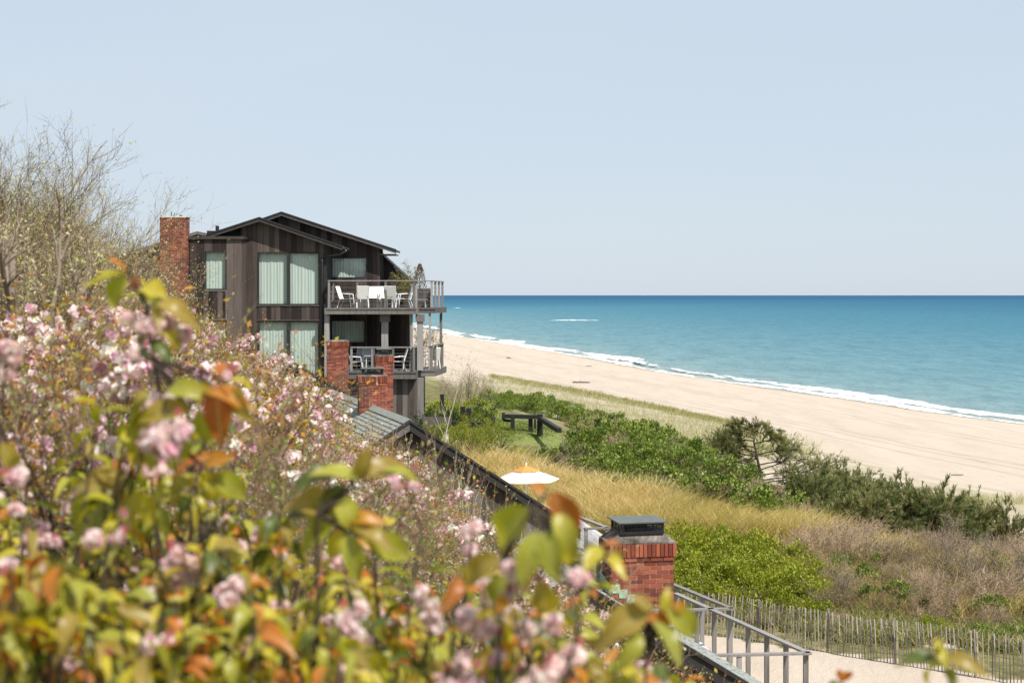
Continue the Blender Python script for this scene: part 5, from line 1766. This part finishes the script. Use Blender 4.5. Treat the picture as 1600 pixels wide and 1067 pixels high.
while yy < 44:
    stp = 1.3 if yy < 26 else 1.6
    xr_ = .83 - .25 * (yy - 20.5)
    x = -.38 * yy - 2.0
    while x < xr_ + (1.2 if yy < 20 else .3):
        X_, Y_ = x + rr.uniform(-.5, .5), yy + rr.uniform(-.6, .6)
        x += stp
        px_ = 800 + F * X_ / Y_
        pick = rr.random()
        bud_p = .07 if Y_ > 16 else .3
        if px_ < 300 and Y_ > 13: bud_p = .88 if px_ < 200 else .4
        bud = pick < bud_p
        pi_ = (1 if rr.random() < .45 else 0) if bud else rr.randrange(4)
        dm = D_bd[pi_] if bud else D_ch[pi_]
        s_ = top_fit(X_, Y_, dm, rr.uniform(2.6, 3.4) / dm[0], silh if bud or px_ > 280 else silc)
        if s_ * dm[0] < .8: continue
        # keep clear of the roofed units
        if Y_ > 19.3 and X_ > -1.2 - .2 * (Y_ - 20.5) and Y_ < 25.0: continue
        if Y_ > 36.2 and X_ > -7.6 - .3 * (Y_ - 38): continue
        if Y_ > 27: zone = ('on the far crest of the thicket, next to the house walls', 'on the far crest') if px_ < 420 else ('far down the thicket below the tall windows', 'below the windows')
        elif px_ < 240: zone = ('under the tall bare shrubs at the left', 'under the tall bare shrubs')
        elif Y_ > 17: zone = ('in the middle of the thicket, short of the dark gable', 'in mid thicket')
        elif px_ > 560: zone = ('in the near thicket left of the big brick chimney', 'left of the big chimney')
        else: zone = ('in the near thicket behind the blurred saplings', 'behind the saplings')
        if bud:
            add_plant('budding_shrub', 'tan budding shrub ' + zone[0], 'shrub', (X_, Y_, gz(X_, Y_) - .05),
                      budsh[pi_], rr.uniform(0, 6.28), s_, 'budding shrubs ' + zone[1])
        else:
            add_plant('cherry_shrub', 'pink-blossomed cherry shrub ' + zone[0], 'flowering shrub', (X_, Y_, gz(X_, Y_) - .05),
                      cherry[pi_], rr.uniform(0, 6.28), s_, 'cherry shrubs ' + zone[1])
        cnt += 1
    yy += stp
print('thicket shrubs', cnt)

# tall bare shrubs at the upper left
SIL2 = lambda px_: float(np.interp(px_, [-200, 0, 50, 90, 130, 165, 200, 235, 270, 320], [140, 185, 200, 215, 255, 310, 360, 400, 460, 560]))
tall = [twig_shrub(221, 4.2, 15000, 8, .034, 'bark_tan', 'bud', .45, (.022, .05)), twig_shrub(222, 4.2, 13000, 7, .034, 'bark_tan', 'bud', .5, (.025, .055)),
        twig_shrub(223, 4.2, 12000, 6, .038, 'bark_grey', 'bud', .5, (.025, .055))]
for i, (px_, Y_, k, tp) in enumerate([(-70, 15, 0, 190), (-10, 16.5, 1, 175), (50, 17, 0, 185), (95, 18.5, 1, 200), (140, 19, 0, 235), (175, 22, 1, 300), (205, 24, 0, 350), (20, 13, 2, 330),
                                      (-40, 20, 0, 200), (70, 21, 1, 230), (120, 15, 0, 330), (165, 18, 0, 380), (-60, 12.5, 0, 300), (45, 14, 1, 300)]):
    X_ = (px_ - 800) / F * Y_
    g_ = gz(X_, Y_); zt = EYE - (tp - HOR) / F * Y_
    dm = dims(tall[k]); s_ = top_fit(X_, Y_, (dm[0], dm[1] * .8), (zt - g_) / dm[0], SIL2)
    add_plant('tall_bare_shrub', ['tall tan shrub with whippy twigs against the sky at the upper left', 'tall tan shrub thick with pale buds against the sky at the upper left',
              'dark-limbed shrub in front of the tan twigs at the upper left'][k], 'shrub', (X_, Y_, g_ - .05), tall[k], i * 1.7, s_,
              ['tan whippy shrubs at the upper left', 'budding tall shrubs at the upper left', None][k])

# old dark-limbed tree leaning through the shrubs at the left
rng = np.random.default_rng(44)
segs, tips = [], []
cfg = dict(lv=[(5, .5, .6, .10, .03), (6, .5, .6, .14, .05), (4, .5, .6, .2, .05), (0, 0, 0, .2, .05)], seg=[7, 5, 4, 2], rmin=.004, tiplv=2, taper=.5)
b0 = P(-10, 820, 11.5); b0.z = gz(b0.x, b0.y) - .1
for a_, b_, ln_, r_ in (((20, 760), (90, 470), 2.4, .06), ((40, 700), (180, 590), 1.8, .045), ((0, 660), (40, 400), 2.6, .055), ((60, 680), (130, 470), 2.2, .045)):
    q0, q1 = P(*a_, 11.5) - b0, P(*b_, 11.5) - b0
    segs.append((0, 0, 0, *q0, r_ * 1.1, r_))
    grow(rng, q0, (q1 - q0), (q1 - q0).length, r_, 0, cfg, segs, tips)
V, Fq = prisms(segs, 5)
T = np.array(tips); i_ = rng.integers(0, len(T), 1600)
p_ = T[i_, :3] + rng.normal(size=(1600, 3)) * .04; ax_ = T[i_, 3:6] * .5 + rvec(1600, rng); ax_ /= np.linalg.norm(ax_, axis=1)[:, None]
add_plant('old_tree', 'thick-limbed old tree leaning through the twigs at the left edge', 'tree', b0,
          [('trunk', npmesh('trunk', V, Fq, M['bark_grey'], True), False), ('leaves', mesh_leaves('leaves', p_, ax_, rng.uniform(.02, .05, 1600), rng, M['bud'], .5), True)])
fresh = twig_shrub(213, 1.6, 7000, 9, .016, 'bark_tan', 'fresh_leaf', .8, (.022, .045))
df = dims(fresh)
for i, (px_, Y_, tp) in enumerate([(25, 8.5, 640), (70, 9, 660), (110, 8.2, 690), (165, 8.8, 690), (235, 9, 670), (60, 8, 730), (200, 8, 740), (330, 10, 690), (420, 10.5, 730), (470, 10, 760), (560, 10, 800), (620, 11, 820), (660, 10, 880), (600, 8.5, 900)]):
    X_ = (px_ - 800) / F * Y_; g_ = gz(X_, Y_); zt = EYE - (tp - HOR) / F * Y_
    if zt - g_ < .4: continue
    add_plant('fresh_shrub', 'shrub covered in tiny fresh green leaves in a gap between the blurred saplings', 'shrub', (X_, Y_, g_ - .05), fresh, i * 1.3, (zt - g_) / df[0], 'fresh green shrubs in the thicket')

# thin whips standing in front of the boarded gable
def whips(seed, n, h=3.0, buds=160, mat='bark_pale'):
    rng = np.random.default_rng(seed); segs, tips = [], []
    cfg = dict(lv=[(4, .28, .35, .05, .03), (0, 0, 0, .12, .05)], seg=[9, 4], rmin=.004, tiplv=0, taper=.45)
    for k in range(n):
        d = (rng.normal() * .12, rng.normal() * .12, 1)
        grow(rng, (rng.normal() * .2, rng.normal() * .2, -.2), d, h * rng.uniform(.7, 1.03), .009, 0, cfg, segs, tips)
    V, Fq = prisms(segs); T = np.array(tips); i = rng.integers(0, len(T), buds)
    ax = T[i, 3:6] + rvec(buds, rng) * .7; ax /= np.linalg.norm(ax, axis=1)[:, None]
    return [('stems', npmesh('stems', V, Fq, M[mat]), False), ('buds', mesh_leaves('buds', T[i, :3], ax, rng.uniform(.02, .045, buds), rng, M['bud'], .5), True)]
whip = [whips(231, 5), whips(232, 3, mat='bark_grey'), whips(233, 4)]
for i, (px_, Y_, tp) in enumerate([(455, 33, 585), (540, 33, 610), (585, 31, 640), (645, 31, 672), (672, 30, 668), (700, 28, 700), (728, 27, 715), (752, 26, 740), (785, 25, 765), (815, 24, 795), (848, 22.5, 820), (770, 23, 770), (740, 30, 720)]):
    X_ = (px_ - 800) / F * Y_; g_ = gz(X_, Y_); zt = EYE - (tp - HOR) / F * Y_
    add_plant('whippy_shrub', 'thin pale whips rising in front of the dark boarded gable wall', 'shrub', (X_, Y_, g_), whip[i % 3], i * 2.1, (zt - g_) / 3.0, 'whippy shrubs before the gable wall')

# ------------------------------------------------------------------ foreground cherry saplings, close to the camera
def leaf_mesh(name, mat, curl, seed, w=.40):
    rng = random.Random(seed)
    n = 10; v = []; f = []
    for i in range(n):
        t_ = i / (n - 1)
        hw = w / 2 * math.sin(math.pi * min(t_ ** .82, 1)) ** .85 * (1 - .25 * t_) * 1.15 if 0 < i < n - 1 else .004
        z = -curl * t_ * t_ + .06 * math.sin(math.pi * t_); x = t_ * (1 - .25 * curl * t_)
        tw = .5 * math.sin(t_ * 3 + seed); e1, e2 = .022 * math.sin(t_ * 13 + seed), .022 * math.sin(t_ * 11 + 2 * seed)
        hw *= 1 + .05 * (i % 2)
        v += [(x, -hw, z + hw * (.5 + tw) + e1), (x, 0, z), (x, hw, z + hw * (.5 - tw) + e2)]
        if i: 
            b = i * 3
            f += [(b - 3, b - 2, b + 1, b), (b - 2, b - 1, b + 2, b + 1)]
    return pymesh(name, v, f, mat, True)
def m_bigleaf(name, cols, back):
    t = NT(name)
    r = t.rand()
    n_ = len(cols)
    col = t.ramp(r, [((i + .5) / n_, c) for i, c in enumerate(cols)])
    nz = t.noise(t.coords('Object', (1, 6, 1)), 2.5, 3)
    col = t.mix(t.math('MULTIPLY', nz, .45), col, cols[-1])
    sp = t.n('SeparateXYZ'); t.l(t.n('TexCoord').outputs['Object'], sp.inputs[0])
    tip = t.ramp(t.math('ADD', sp.outputs[0], t.math('MULTIPLY', t.math('SUBTRACT', t.noise(t.coords('Object'), 3, 3), .5), .9)), [(.62, (0, 0, 0)), (1.0, (.65, .65, .65))])
    col = t.mix(tip, col, (.34, .12, .012))
    rib = t.ramp(t.math('ABSOLUTE', sp.outputs[1]), [(.008, (.6, .6, .6)), (.022, (0, 0, 0))])
    col = t.mix(rib, col, (.50, .48, .22))
    vein = t.n('TexWave'); vein.inputs['Scale'].default_value = 3.2; vein.inputs['Distortion'].default_value = 1.0
    t.l(t.coords('Object', (1, 0, 0)), vein.inputs['Vector'])
    col = t.mix(t.math('MULTIPLY', vein.outputs['Fac'], .22), col, (.10, .09, .01))
    bf = t.n('NewGeometry').outputs['Backfacing']
    c2 = t.mix(bf, col, t.mix(.35, col, back))
    p = t.principled(c2, .38, .4)
    tr = t.n('BsdfTranslucent'); t.l(t.mix(1.0, col, (1.3, 1.35, .8), 'MULTIPLY'), tr.inputs[0])
    mx = t.n('MixShader'); mx.inputs[0].default_value = .45
    t.l(p, mx.inputs[1]); t.l(tr.outputs[0], mx.inputs[2])
    return t.done(mx.outputs[0])
BL = {'green': m_bigleaf('cherry_leaf_green', [(.32, .33, .01), (.42, .41, .025), (.19, .23, .01), (.46, .42, .025)], (.36, .36, .10)),
      'olive': m_bigleaf('cherry_leaf_olive', [(.28, .19, .018), (.38, .26, .03), (.21, .17, .015), (.42, .31, .035)], (.34, .25, .09)),
      'orange': m_bigleaf('cherry_leaf_orange', [(.58, .18, .01), (.52, .10, .012), (.60, .31, .014), (.40, .09, .014)], (.50, .22, .06)),
      'yellow': m_bigleaf('cherry_leaf_yellow', [(.56, .45, .01), (.66, .52, .015), (.48, .42, .012)], (.48, .42, .10)),
      'dark': m_bigleaf('cherry_leaf_dark', [(.045, .08, .008), (.07, .11, .012)], (.12, .16, .05))}
LM = {k: [leaf_mesh('leaf', m, c_, s_, w_) for c_, s_, w_ in ((.25, 1, .38), (.55, 2, .36), (.10, 3, .42), (.8, 4, .38), (-.15, 5, .37))] for k, m in BL.items()}

def pompon(seed, r=.021, n=30, mat='blossom'):
    rng = np.random.default_rng(seed)
    o = rvec(n, rng); o[:, 2] = np.where(o[:, 2] < -.6, -o[:, 2], o[:, 2])
    V, Fq, rn = [], [], []
    for i in range(n):
        d = o[i]; s_ = np.cross(d, rvec(1, rng)[0]); s_ /= np.linalg.norm(s_); u = np.cross(s_, d)
        q = r * rng.uniform(.55, .85)
        c0 = d * r * .15
        base = len(V)
        for (a_, b_, k) in ((-.25, 0, .1), (.25, 0, .1), (.7, .7, .75), (.35, 1.15, 1.05), (-.35, 1.15, 1.0), (-.7, .7, .8)):
            V.append(c0 + s_ * a_ * q + u * (b_ - .5) * q * .9 + d * k * r * .9)
        Fq += [(base, base + 1, base + 2, base + 5), (base + 5, base + 2, base + 3, base + 4)]
        rn += [rng.random()] * 6
    return npmesh('blossom', np.array(V), np.array(Fq), M[mat], True, rnd=rn)
M['blossom_near'] = m_leaf('pale_pink_petals', [(.86, .64, .66), (.90, .82, .81), (.74, .36, .46), (.92, .89, .88), (.58, .24, .36), (.90, .80, .80), (.86, .62, .62)], .4, .6, .15, 1.0)
M['bud_red'] = m_leaf('red_pink_buds', [(.58, .13, .14), (.66, .22, .22), (.60, .28, .34)], .3, .5, .2, 1.0)
POM = [pompon(s, r_, 30, m_) for s, r_, m_ in ((301, .021, 'blossom_near'), (302, .019, 'blossom_near'), (303, .017, 'blossom_near'))]
BUD = [pompon(311, .009, 12, 'bud_red')]
from mathutils import Matrix
def frame(d, roll=0.0, up=Vector((0, 0, 1))):
    d = Vector(d).normalized()
    if abs(d.dot(up)) > .97: up = Vector((0, 1, .2)).normalized()
    yv = up.cross(d).normalized(); zv = d.cross(yv)
    return (Matrix((d, yv, zv)).transposed() @ Matrix.Rotation(roll, 3, 'X')).to_euler()

fr = random.Random(41)
class Sapling:
    def __init__(self, label, px_, Y_, top_py, cat='cherry tree'):
        self.x = (px_ - 800) / F * Y_; self.y = Y_
        self.z = gz(self.x, Y_) - .1
        self.t = thing('cherry_sapling', label, cat, (self.x, Y_, self.z))
        self.o = Vector((self.x, self.y, self.z))
        zt = EYE - (top_py - HOR) / F * Y_
        self.segs = []
        n = 6; pts = []
        for i in range(n + 1):
            u = i / n
            pts.append(Vector((self.x + .05 * math.sin(u * 4 + px_), self.y + .05 * math.cos(u * 3 + px_), self.z + (zt - self.z) * u)))
        self.pts = pts
        for i in range(n): self.seg(pts[i], pts[i + 1], .013 * (1 - .12 * i), .013 * (1 - .12 * (i + 1)))
        self.nl = 0
    def seg(self, a, b, r0, r1):
        a, b = Vector(a) - self.o, Vector(b) - self.o
        self.segs.append((*a, *b, r0, r1))
    def twig(self, W, drop=.28):
        W = Vector(W)
        J = W + Vector((fr.uniform(-.06, .06), fr.uniform(-.06, .06), -drop * fr.uniform(.7, 1.2)))
        zt = J.z - abs(J.x - self.x) * .55 - .1
        k = (zt - self.z) / (self.pts[-1].z - self.z); k = min(max(k, .15), 1)
        i = min(int(k * (len(self.pts) - 1)), len(self.pts) - 2)
        S_ = self.pts[i].lerp(self.pts[i + 1], k * (len(self.pts) - 1) - i)
        mid = S_.lerp(J, .55) + Vector((0, 0, -.04))
        m2 = mid + Vector((fr.uniform(-.05, .05), fr.uniform(-.05, .05), fr.uniform(-.03, .03)))
        self.seg(S_, m2, .0055, .0045); self.seg(m2, J, .0045, .0035); self.seg(J, W, .0035, .0022)
        return J
    def leaf(self, B, d, ln, kind, roll=0.0):
        me = fr.choice(LM[kind])
        link('leaf', me, self.t, Vector(B) - self.o, frame(d, roll), ln)
        self.nl += 1
    def whorl(self, px_, py_, Y_, n=7, ln=(.05, .085), mix=('green', 'green', 'yellow', 'yellow', 'olive', 'olive', 'orange', 'dark'), droop=.5, twig=True):
        W = P(px_, py_, Y_)
        if twig: self.twig(W)
        a0 = fr.uniform(0, 6.28)
        for i in range(n):
            a = a0 + i * 2.4 + fr.uniform(-.3, .3)
            el = fr.uniform(-.9, .7) - droop * .5
            d = Vector((math.cos(a) * math.cos(el), math.sin(a) * math.cos(el), math.sin(el)))
            base = W + Vector((0, 0, -fr.uniform(0, .07))) + d * .012
            self.leaf(base, d, fr.uniform(*ln), fr.choice(mix), fr.uniform(-.7, .7))
    def bunch(self, px_, py_, Y_, n=4, twig=True, r=1.0):
        W = P(px_, py_, Y_)
        if twig: self.twig(W, .15)
        else:
            e_ = min(self.segs, key=lambda g_: (Vector(g_[3:6]) + self.o - W).length)
            self.seg(W, Vector(e_[3:6]) + self.o, .0015, .0025)
        for i in range(n):
            q = W + Vector((fr.uniform(-.035, .035), fr.uniform(-.03, .03), fr.uniform(-.045, .02)))
            self.seg(W, q, .0012, .001)
            link('blossom', fr.choice(POM), self.t, q - self.o, (fr.uniform(0, 3), fr.uniform(0, 3), 0), r * fr.uniform(.85, 1.2))
        for i in range(fr.randrange(0, 3)):
            q = W + Vector((fr.uniform(-.04, .04), fr.uniform(-.03, .03), fr.uniform(-.02, .04)))
            link('bud', BUD[0], self.t, q - self.o, (0, 0, 0), 1.0)
    def hero(self, L_, Y_):
        self.nbase = len(self.segs)
        """explicit leaves: (base px, base py, tip px, tip py, kind)"""
        for bx_, by_, tx, ty, kind in L_:
            a, b = P(bx_, by_, Y_), P(tx, ty, Y_ + fr.uniform(-.06, .06))
            d = b - a
            me = LM[kind][fr.randrange(3)]
            up = Vector((0, -.75, .65)).normalized()
            dd = d.normalized(); yv = up.cross(dd).normalized(); zv = dd.cross(yv)
            ro = (Matrix((dd, yv, zv)).transposed() @ Matrix.Rotation(fr.uniform(-.4, .4), 3, 'X')).to_euler()
            link('leaf', me, self.t, a - self.o, ro, d.length * 1.12)
            ends = self.segs[:self.nbase] or self.segs
            q = a - self.o
            e_ = min(ends, key=lambda g_: (Vector(g_[3:6]) - q).length)
            self.seg(a, Vector(e_[3:6]) + self.o, .0018, .003)
    def done(self):
        V, Fq = prisms(self.segs, 6)
        link('stem', npmesh('stem', V, Fq, M['bark_dark'], True), self.t)

def fill(sap, poly, nw, nb, Yr, seed, ln=(.052, .094), mix=None):
    r_ = random.Random(seed); xs_ = [p[0] for p in poly]; ys_ = [p[1] for p in poly]
    for kind, n in (('w', nw), ('b', nb)):
        k = 0; tr_ = 0
        while k < n and tr_ < 4000:
            tr_ += 1
            a_, b_ = r_.uniform(min(xs_), max(xs_)), r_.uniform(min(ys_), max(ys_))
            if not in_poly(a_, b_, poly): continue
            k += 1
            Y_ = r_.uniform(*Yr)
            if kind == 'w': sap.whorl(a_, b_, Y_, r_.choice((4, 5, 6, 7)), ln, mix or ('green', 'green', 'green', 'yellow', 'yellow', 'olive', 'olive', 'orange', 'dark'))
            else: sap.bunch(a_, b_, Y_, r_.choice((2, 3, 4, 5)))

s1 = Sapling('cherry sapling filling the lower left corner, leaves and pale blossoms out of focus', 60, 4.1, 900)
fill(s1, [(-30, 740), (60, 760), (140, 860), (180, 1090), (-40, 1090)], 50, 6, (3.0, 5.0), 1)
for q in ((12, 548, 3.4), (0, 560, 3.5), (2, 748, 3.3), (0, 790, 3.4), (40, 822, 3.6), (62, 845, 3.7), (125, 776, 4.2)): s1.bunch(*q, 3)
s1.hero([(10, 540, -15, 520, 'orange'), (5, 560, -20, 600, 'olive'), (0, 690, 30, 740, 'olive')], 3.4)
s1.done()
s2 = Sapling('tall cherry sapling left of centre whose tip reaches up before the brick chimney', 262, 3.4, 640)
s2.seg(s2.pts[-1], P(240, 560, 3.3), .007, .005); s2.seg(P(240, 560, 3.3), P(228, 480, 3.3), .005, .004); s2.seg(P(228, 480, 3.3), P(200, 422, 3.3), .004, .0025)
s2.hero([(200, 428, 132, 446, 'green'), (196, 430, 158, 492, 'green'), (196, 425, 172, 406, 'orange'), (208, 430, 214, 458, 'orange'), (215, 452, 262, 478, 'green'), (222, 450, 258, 462, 'yellow'), (244, 474, 312, 492, 'olive'),
         (236, 505, 296, 532, 'yellow'), (228, 520, 210, 568, 'dark'), (240, 530, 268, 566, 'dark'), (232, 500, 222, 520, 'green'), (240, 478, 250, 505, 'olive')], 3.3)
for q in ((258, 508, 3.3), (276, 500, 3.35), (240, 545, 3.5), (216, 512, 3.3)): s2.bunch(*q, 2, twig=False)
s2.hero([(232, 612, 190, 640, 'olive'), (236, 618, 196, 676, 'green'), (300, 640, 205, 655, 'olive'), (250, 648, 172, 722, 'green'), (255, 655, 232, 735, 'green'), (270, 665, 248, 728, 'dark'), (300, 660, 285, 720, 'green'),
         (330, 625, 288, 600, 'orange'), (318, 610, 392, 628, 'orange'), (345, 590, 352, 548, 'orange'), (338, 600, 345, 692, 'orange'), (352, 610, 392, 656, 'olive'), (330, 600, 300, 640, 'yellow'), (358, 596, 398, 600, 'yellow'),
         (310, 640, 325, 690, 'green'), (262, 610, 320, 602, 'green')], 3.1)
for q in ((266, 668, 3.0), (280, 690, 3.0), (250, 640, 3.2), (262, 682, 3.0)): s2.bunch(*q, 4, twig=False, r=1.15)
s2.hero([(190, 770, 90, 745, 'olive'), (185, 772, 92, 855, 'green'), (190, 775, 170, 850, 'green'), (200, 770, 250, 815, 'yellow'), (240, 785, 292, 730, 'green'), (196, 760, 150, 730, 'olive'), (200, 780, 205, 850, 'yellow'),
         (250, 790, 262, 835, 'green'), (330, 740, 385, 778, 'green'), (330, 735, 335, 790, 'yellow'), (320, 730, 362, 715, 'orange'), (270, 750, 320, 705, 'orange')], 3.3)
fill(s2, [(120, 800), (180, 700), (360, 690), (380, 760), (330, 1090), (130, 1090)], 48, 8, (3.0, 5.0), 2)
s2.done()
s3 = Sapling('cherry sapling at the bottom of the picture between the two tallest ones', 400, 4.0, 850)
fill(s3, [(330, 780), (430, 790), (500, 840), (500, 1090), (320, 1090)], 52, 6, (3.0, 4.8), 3)
s3.done()
s4 = Sapling('cherry sapling with broad leaf clusters in front of the flowering thicket', 535, 3.0, 800)
s4.hero([(560, 745, 490, 738, 'green'), (520, 740, 448, 752, 'dark'), (560, 742, 640, 722, 'olive'), (565, 748, 575, 700, 'olive'), (600, 735, 656, 745, 'green'), (540, 760, 500, 800, 'dark'), (520, 775, 480, 842, 'green'), (535, 770, 560, 840, 'green'),
         (530, 800, 470, 860, 'green'), (545, 815, 595, 800, 'orange'), (550, 820, 612, 850, 'olive'), (540, 830, 500, 880, 'yellow'), (545, 835, 560, 905, 'green'), (530, 790, 440, 785, 'olive'), (570, 840, 640, 870, 'green')], 3.0)
fill(s4, [(480, 870), (560, 850), (640, 900), (700, 990), (740, 1090), (470, 1090)], 42, 6, (2.8, 4.6), 4)
s4.done()
s5 = Sapling('nearest cherry sapling, its large soft leaves overlapping the brick chimney', 745, 2.5, 880)
s5.seg(s5.pts[-1], P(830, 800, 2.45), .006, .003); s5.seg(s5.pts[-1], P(905, 900, 2.7), .006, .004); s5.seg(P(905, 900, 2.7), P(915, 850, 2.8), .004, .002)
s5.hero([(828, 792, 764, 862, 'green'), (838, 830, 816, 915, 'green'), (850, 830, 872, 905, 'green'), (850, 772, 822, 744, 'orange'), (858, 768, 905, 830, 'orange'), (868, 800, 905, 872, 'green'), (900, 830, 880, 880, 'yellow'),
         (782, 868, 704, 915, 'olive'), (792, 900, 742, 972, 'green'), (842, 905, 852, 960, 'olive'), (935, 852, 915, 890, 'yellow'), (800, 945, 760, 950, 'orange')], 2.45)
s5.hero([(942, 852, 972, 846, 'orange'), (948, 862, 985, 874, 'olive'), (944, 872, 978, 882, 'yellow'), (905, 900, 880, 925, 'olive'), (908, 905, 935, 912, 'green')], 3.0)
fill(s5, [(740, 960), (860, 930), (900, 960), (930, 1090), (700, 1090)], 20, 9, (2.5, 4.2), 5)
for q in ((806, 903, 2.5), (878, 870, 2.6), (760, 965, 2.6), (775, 985, 2.6), (800, 960, 2.7), (845, 985, 2.8), (700, 1035, 2.9), (722, 1045, 2.9)): s5.bunch(*q, 2, r=1.0)
s5.done()
s6 = Sapling('cherry sapling with rounded olive leaves covering the foot of the brick chimney', 1020, 2.7, 1020)
s6.hero([(1015, 955, 928, 1005, 'olive'), (1020, 950, 985, 930, 'olive'), (1035, 955, 1045, 918, 'yellow'), (1040, 950, 1088, 992, 'green'), (1020, 970, 1068, 1030, 'green'), (1010, 960, 1048, 985, 'orange'), (1000, 985, 975, 1045, 'green'),
         (960, 990, 925, 1010, 'olive'), (1050, 945, 1075, 955, 'orange'), (985, 1010, 1010, 1040, 'olive')], 2.6)
fill(s6, [(900, 1010), (1000, 1030), (1080, 1060), (1110, 1090), (900, 1090)], 18, 3, (2.7, 4.5), 6)
s6.done()
s9 = Sapling('leafy cherry sapling in the gap between the lower left corner and the tall one', 150, 3.6, 880)
fill(s9, [(60, 830), (200, 800), (260, 900), (260, 1090), (40, 1090)], 48, 5, (2.8, 4.2), 9)
s9.done()
s10 = Sapling('leafy cherry sapling just right of the tall one at the bottom of the picture', 310, 3.3, 900)
fill(s10, [(240, 860), (400, 850), (440, 950), (440, 1090), (240, 1090)], 48, 5, (2.7, 4.0), 10)
s10.done()
s11 = Sapling('leafy cherry sapling with bronze tips around the middle of the tall sapling', 225, 3.6, 720)
fill(s11, [(120, 660), (200, 580), (400, 570), (430, 690), (400, 780), (90, 800)], 14, 2, (3.2, 4.4), 11)
s11.done()
s12 = Sapling('leafy cherry sapling directly behind the broad leaf clusters in the middle', 590, 3.6, 830)
fill(s12, [(440, 740), (640, 740), (680, 860), (430, 860)], 5, 2, (3.2, 4.2), 12)
fill(s12, [(480, 900), (700, 940), (720, 1090), (480, 1090)], 36, 2, (2.7, 4.0), 13)
s12.done()
s13 = Sapling('leafy cherry sapling with golden leaves left of the nearest sapling', 700, 3.0, 950)
fill(s13, [(720, 830), (900, 820), (960, 900), (940, 990), (690, 980)], 9, 2, (2.8, 3.8), 14)
fill(s13, [(640, 1000), (900, 990), (1000, 1030), (1000, 1090), (620, 1090)], 28, 2, (2.7, 4.0), 15)
s13.done()
s14 = Sapling('golden-leaved cherry sapling in the very front of the lower left corner', 90, 2.9, 950)
fill(s14, [(-30, 850), (120, 850), (220, 940), (220, 1090), (-40, 1090)], 41, 2, (2.5, 3.4), 16)
s14.done()
s15 = Sapling('golden-leaved cherry sapling in the very front at the bottom, left of centre', 400, 2.9, 980)
fill(s15, [(220, 950), (420, 900), (600, 960), (620, 1090), (220, 1090)], 50, 3, (2.5, 3.4), 17)
s15.done()
s7 = Sapling('small sprig of cherry leaves standing alone at the bottom right of the picture', 1482, 2.9, 1070)
s7.seg(s7.pts[-1], P(1468, 1012, 2.9), .004, .002)
s7.hero([(1462, 1028, 1404, 1036, 'dark'), (1474, 1030, 1538, 1034, 'olive'), (1468, 1036, 1428, 1052, 'yellow'), (1462, 1006, 1480, 1040, 'yellow'), (1478, 1040, 1495, 1070, 'green'), (1466, 1018, 1468, 1000, 'yellow')], 2.9)
s7.done()
s8 = Sapling('tiny reddish shoot at the bottom edge right of the timber railing', 1312, 3.2, 1078)
s8.hero([(1313, 1066, 1318, 1046, 'orange'), (1310, 1066, 1290, 1072, 'yellow')], 3.2)
s8.done()
